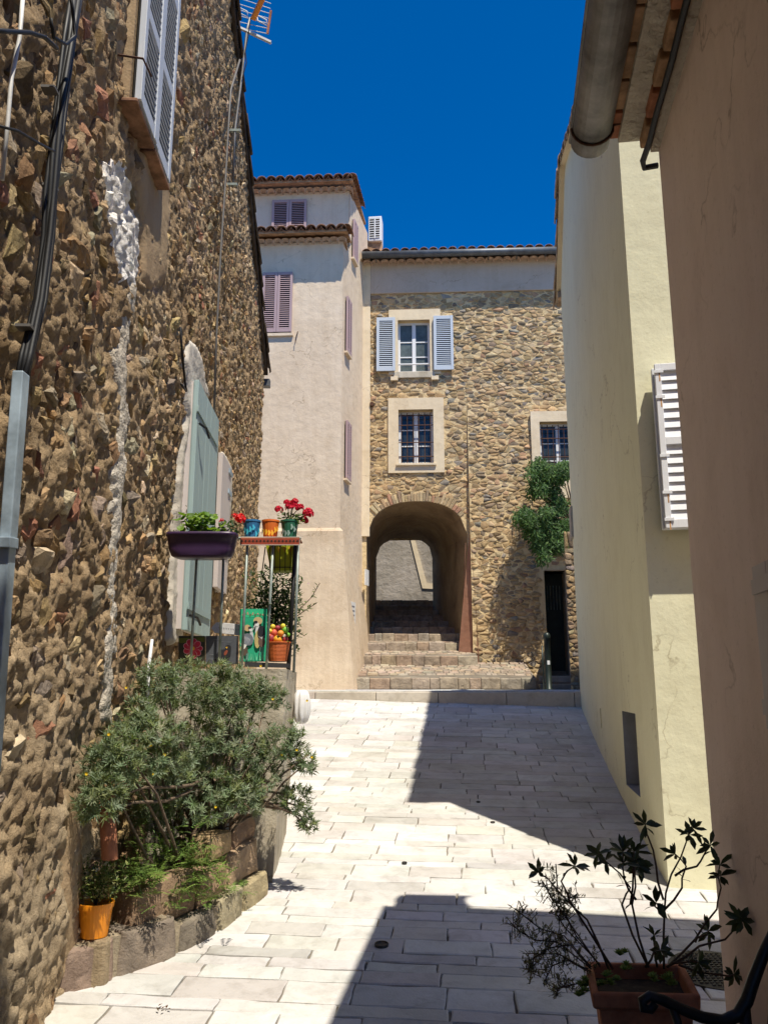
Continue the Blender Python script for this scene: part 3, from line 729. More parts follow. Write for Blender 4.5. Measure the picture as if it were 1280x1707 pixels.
def rubble_stone(mb, poly, prot, col, rings, maxv, sink=-0.05):
    cx, cy = centroid(poly); q = []
    gap = R.uniform(0.001, 0.010)
    for x, y in poly:
        L = math.hypot(x - cx, y - cy); k = max(0.3, 1 - gap / max(L, 1e-4)); q.append((cx + (x - cx) * k, cy + (y - cy) * k))
    q2 = []
    for i in range(len(q)):
        p0, p1 = q[i], q[(i + 1) % len(q)]; q2 += [p0, ((p0[0] + p1[0]) / 2, (p0[1] + p1[1]) / 2)]
    q = resample(q2, maxv); n = len(q); rad = math.sqrt(area(poly) / 3.14); sd = R.uniform(0, 99)
    cuts = [(R.uniform(-.5, .5), R.uniform(-.4, .7), prot * R.uniform(.75, 1.1)) for _ in range(4)]
    vs = []
    def dd(x, y):
        d = min(c_ + gx * (x - cx) + gy * (y - cy) for gx, gy, c_ in cuts)
        return d + rad * (0.14 * nz(x * 26 + sd, y * 26, sd) + 0.12 * nz(x * 60, y * 60, sd))
    for k, sc_ in enumerate(rings):
        for (x, y) in q:
            f = sc_ * (1 + (0.16 * nz(x * 30 + sd, y * 30, k * 1.7)))
            X, Y_ = cx + (x - cx) * f, cy + (y - cy) * f
            d = sink if k == 0 else (max(sink * .3, dd(X, Y_) - (rad * .28 if k == 1 else 0)))
            vs.append(PL.w(X, Y_, d + lw_bulge(X, Y_)))
    vs.append(PL.w(cx, cy, dd(cx, cy) + lw_bulge(cx, cy)))
    m = len(rings); fs = []
    for r in range(m - 1): fs += [(r * n + i, r * n + (i + 1) % n, (r + 1) * n + (i + 1) % n, (r + 1) * n + i) for i in range(n)]
    fs += [((m - 1) * n + i, (m - 1) * n + (i + 1) % n, m * n) for i in range(n)]
    mb.add(vs, fs, col)
for poly in cells(pts, 0.32, 1.15):
    if not poly or area(poly) < 0.0015: continue
    c = centroid(poly); Y = aY(c[0])
    if c[1] > verge(Y) - 0.06 or c[1] < gz(Y) - 0.05 or c[0] > A1 - 0.03 or c[0] < -1.45: continue
    if not in_frame(PL, poly, 40) or any(inside(c, p) for p in no_stone): continue
    if R.random() < 0.16 + 0.45 * pale_zone(*c) + 0.40 * max(0, nz(c[0] * 1.6, c[1] * 1.6, 21)): continue
    cand.append((px_area(PL, poly), poly))
cand.sort(key=lambda t: -t[0])
rest = MB()
for k, (pa, poly) in enumerate(cand):
    c = centroid(poly); col = jcol(R.choice(rub_cols), 0.2); big = k < 300
    if inside((c[0] + .04 * nz(c[0] * 9, c[1] * 9, 1), c[1]), lime): col = jcol((0.95, 0.91, 0.85), 0.06)
    tgt = MB() if big else rest; A = area(poly)
    rubble_stone(tgt, poly, R.uniform(0.012, 0.034) + 0.13 * math.sqrt(A) * R.random() ** 2, col, (1.06, 1.0, 0.86, 0.62, 0.36) if k < 900 else (1.06, 0.97, 0.62), 16 if k < 900 else 10)
    if big: tgt.build('stone', 'rubble', lw)
tag(rest.build('small_stones', 'rubble', lw), kind='stuff')
# render patches, proud of the mortar
def edge_dist(pt, poly):
    x, y = pt; best = 9.0
    for i in range(len(poly)):
        (x1, y1), (x2, y2) = poly[i], poly[i - 1]; dx, dy = x2 - x1, y2 - y1; L = dx * dx + dy * dy
        t = 0 if L == 0 else max(0, min(1, ((x - x1) * dx + (y - y1) * dy) / L)); best = min(best, math.hypot(x - x1 - dx * t, y - y1 - dy * t))
    return best
def patch_mesh(poly, t, jag=0.03, res=0.03, feather=0.06):
    xs = [p[0] for p in poly]; ys_ = [p[1] for p in poly]; m_ = MB(); full = {}; keep = {}
    na_, nh_ = int((max(xs) - min(xs) + 0.3) / res) + 1, int((max(ys_) - min(ys_) + 0.3) / res) + 1
    for j in range(nh_ + 1):
        for i in range(na_ + 1):
            a, h = min(xs) - 0.15 + i * res, min(ys_) - 0.15 + j * res
            q = (a + jag * nz(a * 6, h * 6, 4) + jag * .5 * nz(a * 21, h * 21, 4), h + jag * nz(a * 6, h * 6, 7)); e = edge_dist(q, poly); e = e if inside(q, poly) else -e
            k = max(-1.0, min(1.0, e / feather)); k = k * (1.5 - 0.5 * k * k)
            d = lw_bulge(a, h) + (t if k > 0 else t + 0.09) * k + 0.006 * nz(a * 8, h * 8, 1) + 0.007 * nz(a * 28, h * 28, 5)
            full[(i, j)] = len(m_.v); m_.v.append(tuple(PL.w(a, h, d))); keep[(i, j)] = k > -0.98
    for j in range(nh_):
        for i in range(na_):
            c_ = ((i, j), (i + 1, j), (i + 1, j + 1), (i, j + 1))
            if any(keep[x] for x in c_): m_.f.append(tuple(full[x] for x in c_)); m_.c.append(None)
    return m_
for mname, polys in patches.items():
    if mname == 'whitepatch': continue
    for p in polys:
        t = {'tanpatch': 0.04, 'seam': 0.03, 'plaster': 0.05, 'footing': 0.035}[mname]
        patch_mesh(p, t, 0.075 if mname == 'seam' else 0.03, 0.018 if mname == 'seam' else 0.025, {'seam': .05, 'plaster': .03}.get(mname, .07)).build('render_patch', mname, rubble_house, smooth=True)
# upper louvred shutters, closed, with sill stones
mid = (upper_sh[0] + upper_sh[1]) / 2
louvre(rubble_house, PL, upper_sh[0], mid - 0.004, upper_sh[2], upper_sh[3], 0.075, 'greywood', 34, (0.33, 0.68), 0.035, 0.05)
louvre(rubble_house, PL, mid + 0.004, upper_sh[1], upper_sh[2], upper_sh[3], 0.07, 'greywood', 34, (0.33, 0.68), 0.035, 0.05)
MB().pbox(PL, upper_sh[0] - .01, upper_sh[1] + .01, upper_sh[2] - .01, upper_sh[3], -0.05, 0.052).build('window_frame', 'tanpatch', rubble_house)
for (s0, s1) in ((upper_sh[0] - 0.03, mid - 0.01), (mid + 0.01, upper_sh[1] + 0.02)):
    MB().pbox(PL, s0, s1, upper_sh[2] - 0.036, upper_sh[2] - 0.012, -0.02, 0.10).build('window_sill', 'rooftile', rubble_house, bevel=0.006)
MB().tube([PL.w(upper_sh[0] - 0.02, upper_sh[2] + 0.12, 0.16), PL.w(upper_sh[0] - 0.12, upper_sh[2] + 0.14, 0.14), PL.w(upper_sh[0] - 0.14, upper_sh[2] + 0.14, 0.02)], 0.006).build('shutter_catch', 'rust', rubble_house)
# plank shutter on the lower window
npl = 5
shroot = MB().pbox(PL, lowA + .004, lowB - .004, lowBot + .004, lowTop - .004, 0.080, 0.0845).build('shutter', 'sage', rubble_house)
for hh in (lowBot + 0.16, lowTop - 0.22):
    MB().pbox(PL, lowA - 0.02, lowB - 0.06, hh - 0.022, hh + 0.022, 0.119, 0.127).build('hinge', 'sage', shroot)
for i in range(npl):
    pa, pb = lowA + (lowB - lowA) * i / npl, lowA + (lowB - lowA) * (i + 1) / npl
    MB().pbox(PL, pa + 0.002, pb - 0.002, lowBot, lowTop + R.uniform(-.002, .002), 0.085, 0.117 + R.uniform(-.0015, .0015)).build('plank', 'sage', shroot, bevel=0.003)
MB().pbox(PL, lowA + 0.01, lowB - 0.01, lowBot + 0.01, lowTop - 0.01, 0.03, 0.078).build('window_frame', 'palewood', rubble_house)
for hh in (lowBot + 0.1, lowTop - 0.32):
    MB().tube([PL.w(lowA + 0.02, hh, 0.13), PL.w(lowA + 0.10, hh - 0.01, 0.165), PL.w(lowA + 0.2, hh - 0.05, 0.17)], 0.009).build('shutter_hook', 'iron', rubble_house)
# narrow pale shutter farther along
fh0, fh1 = PL.px(368, 990, .05)[1], PL.px(370, 768, .05)[1]
o = MB().pbox(PL, farA, farB, fh0, fh1, 0.06, 0.10).build('shutter', 'palewood', rubble_house, bevel=0.003)
for hh in (fh0 + 0.35, fh0 + 1.1, fh1 - 0.25):
    MB().pbox(PL, farB - 0.16, farB + 0.03, hh - 0.02, hh + 0.02, 0.101, 0.112).build('hinge', 'duct', o)
# roof with dark verge tiles
m_ = MB()
def vp(Y, d, dz=0.0): return V((PL.w(Y - 3.5, 0, d).x, Y, verge(Y) + dz))
for (Ya, Yb) in ((4.6, 10.69),):
    m_.hexa([vp(Ya, 0.05, 0.0), vp(Yb, 0.05, 0.0), vp(Yb, -5, 0.0), vp(Ya, -5, 0.0)], [vp(Ya, 0.05, 0.05), vp(Yb, 0.05, 0.05), vp(Yb, -5, 0.05), vp(Ya, -5, 0.05)])
roofo = m_.build('roof', 'slate', rubble_house)
MB().hexa([vp(4.6, 0.13, 0), vp(4.6, -5, 0), V((-5.5, -3.5, 5.9)), V((-1.0, -3.5, 5.9))], [vp(4.6, 0.13, 0.05), vp(4.6, -5, 0.05), V((-5.5, -3.5, 5.95)), V((-1.0, -3.5, 5.95))]).build('rear_slope', 'slate', roofo)
dv = (vp(8, 0.1) - vp(7, 0.1)).normalized()
Y = 4.8
while Y < 10.57:
    link('roof_tile', canal_mesh('slate'), roofo, mtx(dv, V((1, 0, 2)), vp(Y, -0.015 + R.uniform(-.015, .015), 0.045 + R.uniform(0, .02))))
    Y += 0.29
MB().bar(vp(10.71, 0.08, -0.10), vp(10.71, -2, -0.10), 0.11, 0.10).build('eave_gutter', 'gutter', roofo)
MB().bar(vp(10.5, 0.03, -0.03), vp(5.0, 0.03, -0.03), 0.03, 0.06).build('verge_board', 'slate', roofo)

# ================================================================== TOWER HOUSE
tower = thing('rose_house', (-1.5, 15.4, 1.5), 'tall rose-cream rendered house with mauve shutters and two tiled eaves', 'house')
zl, zu = at(570, 402, 15.2).z, at(582, 318, 15.68).z
m_ = MB(); wall_sheet(m_, PT, -4.5, 0, lambda a: 1.3, lambda a: zl)
m_.quad(PTU.w(-4.5, zl, 0), PTU.w(0, zl, 0), PTU.w(0, zu, 0), PTU.w(-4.5, zu, 0))
sb = (PTU.o - PT.o).dot(PS.u)
m_.quad(PS.w(0, 1.3), PS.w(sb, 1.3), PS.w(sb, zl + 0.1), PS.w(0, zl))
m_.quad(PS.w(sb, 1.3), PS.w(2.2, 1.3), PS.w(2.2, zu), PS.w(sb, zu))
m_.quad(PT.w(-4.5, 1.3), PT.w(-4.5, 1.3, -3), PT.w(-4.5, zl, -3), PT.w(-4.5, zl)); m_.quad(PT.w(-4.5, zl), PT.w(-4.5, zl, -3), PT.w(-4.5, zu, -3), PT.w(-4.5, zu, -0.5))
m_.quad(PT.w(-4.5, 1.3, -3), PS.w(2.2, 1.3), PS.w(2.2, zu), PT.w(-4.5, zu, -3))
m_.build('wall', 'tower', tower)
# battered foot
bz = at(566, 884, 15.1).z; foot = MB()
fb = at(590, 1142, 15.0)
q0 = [PT.w(-4.5, bz, 0.06), V((PT.w(0, 0, 0.06).x + 0.06, PT.w(0, 0, 0.06).y, bz)), V((PS.w(2.0, 0, 0.05).x, PS.w(2.0, 0, 0.05).y, at(606, 1010, 16.6).z))]
q1 = [PT.w(-4.5, 1.3, 0.22), V((fb.x + 0.02, fb.y - 0.06, 1.3)), V((PS.w(2.0, 0, 0.20).x, PS.w(2.0, 0, 0.2).y, 1.3))]
foot.quad(q1[0], q1[1], q0[1], q0[0]); foot.quad(q1[1], q1[2], q0[2], q0[1])
foot.quad(q0[0], q0[1], PT.w(0, bz + 0.07, 0.0) + V((0.0, 0, 0)), PT.w(-4.5, bz + 0.07, 0.0)); foot.quad(q0[1], q0[2], PS.w(2.0, q0[2].z + 0.05, -0.002), PS.w(0, bz + 0.07, -0.002))
foot.build('battered_foot', 'towerb', tower)
# roofs
r1 = eave_roof(tower, PT, -4.5, 0.10, zl + 0.02, 0.34, 0.30, 0.65, 'rooftile', 0.20, 2)
genoise(r1, PT, -4.5, 0.06, zl - 0.05, 'rosetile', 0.13, 0.16)
r2 = eave_roof(tower, PTU, -4.5, 0.10, zu + 0.02, 0.33, 0.30, 3.0, 'rooftile', 0.20, 3)
genoise(r2, PTU, -4.5, 0.06, zu - 0.05, 'rosetile', 0.13, 0.16)
Y = 0.0
for k in range(7):
    link('roof_tile', canal_mesh('rooftile'), r2, mtx(-PTU.n * -1 + V((0, 0, -0.30)), V((0, 0, 1)), PTU.w(0.10, zu + 0.06 + 0.3 * (0.38 - (0.38 - 0.4 - k * 0.3)), 0.38 - 0.4 - k * 0.3)))
for k in range(2):
    link('roof_tile', canal_mesh('rooftile'), r1, mtx(PT.n + V((0, 0, -0.30)), V((0, 0, 1)), PT.w(0.10, zl + 0.06 + 0.3 * (0.38 - (0.38 - 0.4 - k * 0.3)), 0.38 - 0.4 - k * 0.3)))
# front shutters
def pair(root, P, x0, x1, y0, y1, mat, n, label=None, rails=(0.5,)):
    a0, h0 = P.px(x0, y1); a1, h1 = P.px(x1, y0); mid = (a0 + a1) / 2
    for s0, s1 in ((a0, mid - 0.003), (mid + 0.003, a1)):
        louvre(root, P, s0, s1, h0, h1, 0.02, mat, n, rails, 0.04, 0.05)
pair(tower, PTU, 453, 512, 334, 396, 'mauve', 17, rails=())
pair(tower, PT, 436, 489, 455, 556, 'mauve', 26, rails=())
a0, h0 = PT.px(430, 562); a1, h1 = PT.px(489, 556)
MB().pbox(PT, a0, a1, h0, h1, -0.01, 0.05).build('window_sill', 'tower', tower)
MB().tube([PT.w(*PT.px(497, 553), 0.01), PT.w(*PT.px(497, 555), 0.05), PT.w(*PT.px(494, 565), 0.06), PT.w(*PT.px(493, 574), 0.05)], 0.008).build('shutter_catch', 'rust', tower)
# side shutters, seen nearly edge-on
for (x, y0, y1) in ((589, 372, 435), (578, 500, 590), (577, 705, 800)):
    sa, hb = PS.px(x - 3, y1); sb_, ht = PS.px(x + 3, y0); s0 = PS.px(x, (y0 + y1) / 2)[0]
    hb, ht = PS.w(s0, 0).y, 0
    h0 = at(x, y1, PS.w(s0, 0).y).z; h1 = at(x, y0, PS.w(s0, 0).y).z
    louvre(tower, PS, s0 - 0.17, s0, h0, h1, 0.03, 'mauve', 20, (), 0.04, 0.045); louvre(tower, PS, s0 + 0.006, s0 + 0.17, h0, h1, 0.03, 'mauve', 20, (), 0.04, 0.045)
    MB().pbox(PS, s0 - 0.19, s0 + 0.19, h0 - 0.05, h0 - 0.01, -0.01, 0.07).build('window_sill', 'tower', tower)
# street plate low on the side
p0 = at(587, 1025, 15.55)
sg = MB(); Q = Plane(p0.x - 0.01, p0.y, 0.26, 1, 1, 0)
sg.pbox(Q, -0.16, 0.16, p0.z - 0.24, p0.z + 0.24, 0.0, 0.03, (0.7, 0.69, 0.66)); 
plate = tag(sg.build('wall_plate', 'paint'), 'small upright white plate low on the side of the rose-cream house', 'plate')
pr = MB()
for k in range(5): pr.pbox(Q, -0.09, 0.09, p0.z - 0.18 + k * 0.08, p0.z - 0.15 + k * 0.08, 0.0305, 0.032, (0.2, 0.2, 0.22))
pr.build('print', 'paint', plate)

# ================================================================== ARCH HOUSE
arch_house = thing('arch_house', (1.5, 17.2, 2.0), 'yellowish rubble-stone house with blue shutters above an arched passage', 'house')
ztop = at(760, 436, 16.9).z
FA = PF.px
seamA = FA(781, 800)[0]                                 # right of this the front stands proud
PROUD = 0.07
hseam = FA(780, 665)[1]
def batter(h): return 0.004 + max(0.0, (hseam - h) / (hseam - 1.6)) * 0.27
PR = PF.off(PROUD)
aL = FA(604, 700)[0]; aR = 5.2
archL, archR = FA(611, 900)[0], FA(779, 900)[0]
apex = FA(700, 836)[1]; spring = FA(614, 893)[1]
ac = (archL + archR) / 2; hw = (archR - archL) / 2; rise = apex - spring
curve = []
for i in range(17):
    t = -1 + 2 * i / 16; curve.append((ac + hw * t, spring + rise * (1 - abs(t) ** 2.4) ** (1 / 1.9)))
curve = [(archL, 1.3)][:0] + curve
def rect(P, x0, y0, x1, y1):
    a0, h1 = P.px(x0, y0); a1, h0 = P.px(x1, y1); return (a0, a1, h0, h1)
w1 = rect(PF, 663, 535, 717, 620); w2 = rect(PF, 664, 684, 723, 773); w3 = rect(PR, 898, 704, 966, 800); dr = rect(PR, 905, 952, 948, 1106); dr = (dr[0], dr[1], 1.55, dr[3])
m_ = MB()
wall_sheet(m_, PF, aL, seamA, lambda a: 1.3, lambda a: ztop, [w1, w2], curve)
wall_sheet(m_, PF, seamA, aR, lambda a: hseam, lambda a: ztop, d=0.004)
rs = MB(); wall_sheet(rs, PF, seamA, aR, lambda a: 1.3, lambda a: hseam, [w3, dr])
rs.v = [tuple(V(v_) + PF.n * batter(v_[2])) for v_ in rs.v]; m_.add(rs.v, rs.f)
for r in (w1, w2): reveal(m_, PF, r, 0.25, False)
for r in (w3,): reveal(m_, PR, r, 0.25, False)
reveal(m_, PR, dr, 0.5, False)
m_.add([PF.w(seamA, 1.3), PF.w(seamA, 1.3, batter(1.3)), PF.w(seamA, hseam, 0.004), PF.w(seamA, hseam)], [(0, 1, 2, 3)])
mo = m_.build('wall', 'mortar', arch_house)
m_ = MB(); bk = 4.3
m_.quad(PF.w(aL, 1.3, -bk), PF.w(archL - .05, 1.3, -bk), PF.w(archL - 0.05, ztop, -bk), PF.w(aL, ztop, -bk)); m_.quad(PF.w(aR, 1.3, 0), PF.w(aR, 1.3, -bk), PF.w(aR, ztop, -bk), PF.w(aR, ztop, 0))
m_.quad(PF.w(aL - 3, 1.3, -bk), PF.w(aL, 1.3, -bk), PF.w(aL, ztop, -bk), PF.w(aL - 3, ztop, -bk))
m_.quad(PF.w(1.8, 1.3, -bk), PF.w(aR, 1.3, -bk), PF.w(aR, ztop, -bk), PF.w(1.8, ztop, -bk))
m_.quad(PF.w(aL, 5.4, -bk), PF.w(1.8, 5.4, -bk), PF.w(1.8, ztop, -bk), PF.w(aL, ztop, -bk))
m_.quad(PF.w(aL, 1.3, 0), PF.w(aL, 1.3, -bk), PF.w(aL, ztop, -bk), PF.w(aL, ztop, 0))
m_.build('rear_wall', 'mortar', arch_house)
# passage: vault tapering to the far mouth
far_Y = 21.2
fo = [at(628, 990, far_Y).x, at(722, 990, far_Y).x]; ftop = at(675, 897, far_Y).z; fspr = at(640, 930, far_Y).z
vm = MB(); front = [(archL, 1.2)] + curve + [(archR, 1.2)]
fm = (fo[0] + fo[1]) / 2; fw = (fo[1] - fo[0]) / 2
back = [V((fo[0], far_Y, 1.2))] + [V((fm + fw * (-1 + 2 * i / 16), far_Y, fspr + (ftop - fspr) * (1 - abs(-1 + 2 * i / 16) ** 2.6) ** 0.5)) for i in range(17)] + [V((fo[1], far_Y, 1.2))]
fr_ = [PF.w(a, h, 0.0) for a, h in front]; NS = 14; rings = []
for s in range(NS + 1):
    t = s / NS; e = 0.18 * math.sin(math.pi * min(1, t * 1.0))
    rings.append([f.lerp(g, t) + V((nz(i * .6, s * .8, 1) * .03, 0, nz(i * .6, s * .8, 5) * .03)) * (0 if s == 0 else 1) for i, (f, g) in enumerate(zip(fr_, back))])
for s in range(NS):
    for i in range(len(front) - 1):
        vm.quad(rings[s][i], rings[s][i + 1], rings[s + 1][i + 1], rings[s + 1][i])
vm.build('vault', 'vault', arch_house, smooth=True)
# splayed red plaster cheek on the right of the arch
rc = MB(); top_ = PF.px(780, 880); b0 = PF.px(764, 1088); b1 = PR.px(797, 1088)
rc.add([PF.w(seamA, top_[1], 0.005), PF.w(b0[0], b0[1], 0.01), PF.w(b1[0], b1[1], batter(b1[1]) + .03), PF.w(seamA + 0.005, top_[1], batter(top_[1])), PF.w(b0[0], b0[1] - 0.3, 0.01), PF.w(b1[0], b1[1] - 0.3, batter(b1[1]) + .03)], [(0, 1, 2, 3), (1, 4, 5, 2)])
rc.build('plaster_cheek', 'redplaster', arch_house)
# white-ish quoin render strip on the left, band under the eave
qa0, qa1 = aL - 0.02, FA(617, 650)[0]; qbot = FA(612, 895)[1]
MB().pbox(PF, qa0, qa1, qbot, FA(610, 432)[1], 0.0, 0.05).build('render_strip', 'quoin', arch_house, bevel=0.01)
bl = FA(760, 488)[1]
MB().pbox(PF, qa1, aR, bl, ztop, 0.0, 0.05).build('render_band', 'band', arch_house, bevel=0.01)
# voussoirs
vi = 0
for i in range(34):
    t = -1 + 2 * (i + 0.5) / 34
    def cv(t, k=0.0):
        x = ac + hw * t * (1 + k); h = spring + rise * max(0.0, 1 - abs(t) ** 2.4) ** (1 / 1.9); return x, h
    t0, t1 = -0.985 + 1.97 * i / 34, -0.985 + 1.97 * (i + 1) / 34
    p0, p1 = cv(t0), cv(t1); dx, dy = p1[0] - p0[0], p1[1] - p0[1]; L = math.hypot(dx, dy); nx_, ny_ = -dy / L, dx / L
    ln = R.uniform(0.10, 0.25); fan = 0.1 * (t0 + t1) / 2
    poly = [(p0[0] + dx * .08, p0[1] + dy * .08), (p1[0] - dx * .08, p1[1] - dy * .08), (p1[0] + nx_ * ln + 0.0, p1[1] + ny_ * ln), (p0[0] + nx_ * ln, p0[1] + ny_ * ln)]
    if poly[2][0] > seamA - 0.01 or poly[3][0] < qa1 - 0.02: continue
    col = (0.40, 0.23, 0.15) if i in (22, 29, 30, 8) else R.choice([(0.44, 0.34, 0.20), (0.40, 0.30, 0.18), (0.50, 0.40, 0.25), (0.34, 0.26, 0.17)])
    m_ = MB(); m_.prism(PF, poly, -0.04, 0.012 + R.uniform(0, 0.02), jcol(col, 0.1)); m_.build('voussoir', 'fstone', mo, bevel=0.008)
# facade stones
fcols = [(0.32, 0.225, 0.125)] * 4 + [(0.38, 0.27, 0.145)] * 6 + [(0.24, 0.185, 0.125)] * 3 + [(0.39, 0.30, 0.185)] * 3 + [(0.22, 0.195, 0.16)] + [(0.34, 0.215, 0.13)]
s1 = rect(PF, 648, 518, 735, 624); s2 = rect(PF, 647, 665, 741, 788); s3 = rect(PR, 883, 687, 972, 830)
arch_poly = [(archL - 0.02, 1.0)] + [(x, h + 0.14) for x, h in curve] + [(archR + 0.02, 1.0)]
cand = []; ridge = MB()
hiA = 4.45
for poly in cells(courses(qa1 - 0.1, hiA + 0.1, 1.5, bl + 0.05, (0.045, 0.11), (0.07, 0.30), .35, .42), 0.42, 1.7):
    if not poly: continue
    c = centroid(poly); right = c[0] > seamA
    poly = clip(poly, 1, 0, hiA); poly = clip(poly, -1, 0, -qa1) if len(poly) > 2 else poly
    poly = clip(poly, 0, 1, bl - 0.005) if len(poly) > 2 else poly
    if len(poly) > 2 and c[1] < hseam: poly = clip(poly, -1, 0, -seamA) if right else clip(poly, 1, 0, seamA - .01)
    if len(poly) < 3 or area(poly) < 0.0012: continue
    c = centroid(poly)
    rr = [s1, s2, s3, (dr[0] - 0.08, dr[1] + 0.1, 1.0, dr[3] + 0.12)]
    if any(r[0] - 0.02 < c[0] < r[1] + 0.02 and r[2] - 0.02 < c[1] < r[3] + 0.02 for r in rr): continue
    if not right and (any(inside(p, arch_poly) for p in poly) or inside(c, arch_poly)): continue
    if not in_frame(PF, poly, 20): continue
    cand.append((px_area(PF, poly), poly, right))
cand.sort(key=lambda t: -t[0]); rest = MB()
for k, (pa, poly, right) in enumerate(cand):
    big = k < 300; tgt = MB() if big else rest; df = (lambda a, h: batter(h)) if right else (lambda a, h: 0.0)
    kk = R.uniform(.9, 1.45); c0 = R.choice(fcols); col = tuple(x * kk * R.uniform(.97, 1.03) for x in c0)
    stone(tgt, PF, poly, R.choice((0.002, 0.005, 0.009, 0.015)), 0.005 + R.uniform(0, 0.010), col, ((0, 1.0), (0.6, 0.995), (1.0, 0.90)), -0.03, 0.5, 12, 0.15, df, ck=0.08)
    if big: tgt.build('stone', 'fstone', mo, smooth=True)
    # raised pointing round the stone
    cx, cy = centroid(poly); n = len(poly); out_, in_ = [], []
    for x, y in poly:
        L = math.hypot(x - cx, y - cy); w_ = max(.004, .013 + .014 * nz(x * 7, y * 7, 3)); hgt = .006 + .016 * nz(x * 5, y * 5, 9)
        out_.append(PF.w(x, y, df(x, y) + hgt)); kq = 1 - min(.6, w_ / max(L, .01)); in_.append(PF.w(cx + (x - cx) * kq, cy + (y - cy) * kq, df(x, y) - .006))
    ridge.add(out_ + in_, [(i, (i + 1) % n, n + (i + 1) % n, n + i) for i in range(n)])
tag(ridge.build('raised_pointing', 'mortar', mo), kind='stuff')
tag(rest.build('small_stones', 'fstone', mo, smooth=True), kind='stuff')
# window surrounds, sills, casements
def surround(P, outer, inner, mat='quoin', proud=0.045, parent=arch_house):
    m_ = MB(); o_, i_ = outer, inner
    m_.pbox(P, o_[0], i_[0], o_[2], o_[3], -0.02, proud); m_.pbox(P, i_[1], o_[1], o_[2], o_[3], -0.02, proud)
    m_.pbox(P, i_[0], i_[1], i_[3], o_[3], -0.02, proud - 0.001); m_.pbox(P, i_[0], i_[1], o_[2], i_[2], -0.02, proud - 0.001)
    return m_.build('window_surround', mat, parent)
surround(PF, s1, w1); surround(PF, s2, w2); surround(PR, s3, w3, proud=.05)
def casement(P, r, rails, depth=0.16, root=arch_house, glass='glass'):
    a0, a1, h0, h1 = r; fr_ = MB(); t = 0.05; mid = (a0 + a1) / 2
    fr_.pbox(P, a0, a0 + t, h0, h1, -depth - .05, -depth); fr_.pbox(P, a1 - t, a1, h0, h1, -depth - .05, -depth)
    fr_.pbox(P, a0 + t, a1 - t, h1 - t, h1, -depth - .05, -depth - .002); fr_.pbox(P, a0 + t, a1 - t, h0, h0 + t * 1.4, -depth - .05, -depth - .002)
    fr_.pbox(P, mid - .04, mid + .04, h0 + t, h1 - t, -depth - .05, -depth + .008)
    for q in rails: hh = h0 + (h1 - h0) * q; fr_.pbox(P, a0 + t, a1 - t, hh - .012, hh + .012, -depth - .04, -depth - .006)
    w_ = fr_.build('window', 'whitewood', root)
    bands = [h0 + t] + [h0 + (h1 - h0) * q for q in rails] + [h1 - t]
    for (x0, x1) in ((a0 + t, mid - .04), (mid + .04, a1 - t)):
        for (b0, b1) in zip(bands[:-1], bands[1:]):
            MB().pbox(P, x0, x1, b0, b1, -depth - .03, -depth - .024).build('pane', glass, w_)
    MB().pbox(P, a0 - .02, a1 + .02, h0 - .02, h1 + .02, -depth - 0.5, -depth - 0.4).build('room_curtain', 'curtain', w_)
    return w_
casement(PF, w1, (0.33, 0.62), 0.12, glass='netglass'); casement(PF, w2, (0.36, 0.66), 0.14); casement(PR, w3, (0.36, 0.66), 0.14)
def bars(P, r, nv, hs, d=0.03):
    a0, a1, h0, h1 = r; g = MB()
    for i in range(nv):
        a = a0 + (a1 - a0) * (i + 0.5) / nv; g.tube([P.w(a, h0 + .01, d), P.w(a, h1 - .06, d)], 0.009, 5)
    for q in hs:
        hh = h0 + (h1 - h0) * q; g.tube([P.w(a0 - .03, hh, d), P.w(a1 + .03, hh, d)], 0.011, 5)
    g.build('window_bars', 'rust', arch_house)
bars(PF, w2, 6, (0.14, 0.40, 0.72, 0.9), -0.02); bars(PR, w3, 7, (0.14, 0.40, 0.72, 0.88), -0.02)
MB().pbox(PF, w2[0] - .05, w2[1] + .05, w2[2] - .05, w2[2] - .004, -0.02, 0.09).build('window_sill', 'quoin', arch_house, bevel=.006)
MB().pbox(PF, w1[0] - .1, w1[1] + .1, w1[2] - .14, w1[2] - .004, -0.02, 0.055).build('window_sill', 'concrete', arch_house, bevel=.006)
for x in (w1[0] - 0.16, w1[1] + 0.02):
    MB().pbox(PF, x, x + .16, w1[2] - .2, w1[2] - .1, -0.02, 0.065).build('sill_corbel', 'quoin', arch_house, bevel=.006)
g = MB(); hh = w1[2] + (w1[3] - w1[2]) * 0.16
g.tube([PF.w(w1[0], hh, -0.02), PF.w(w1[1], hh, -0.02)], 0.018, 6); g.build('window_rail', 'whitewood', arch_house)
# blue shutters folded back
for (x0, y0, x1, y1) in ((628, 533, 659, 621), (722, 530, 756, 619)):
    r = rect(PF, x0, y0, x1, y1); louvre(arch_house, PF, r[0], r[1], r[2], r[3], 0.075, 'blue', 24, (), 0.04, 0.06, gap_shade=True)
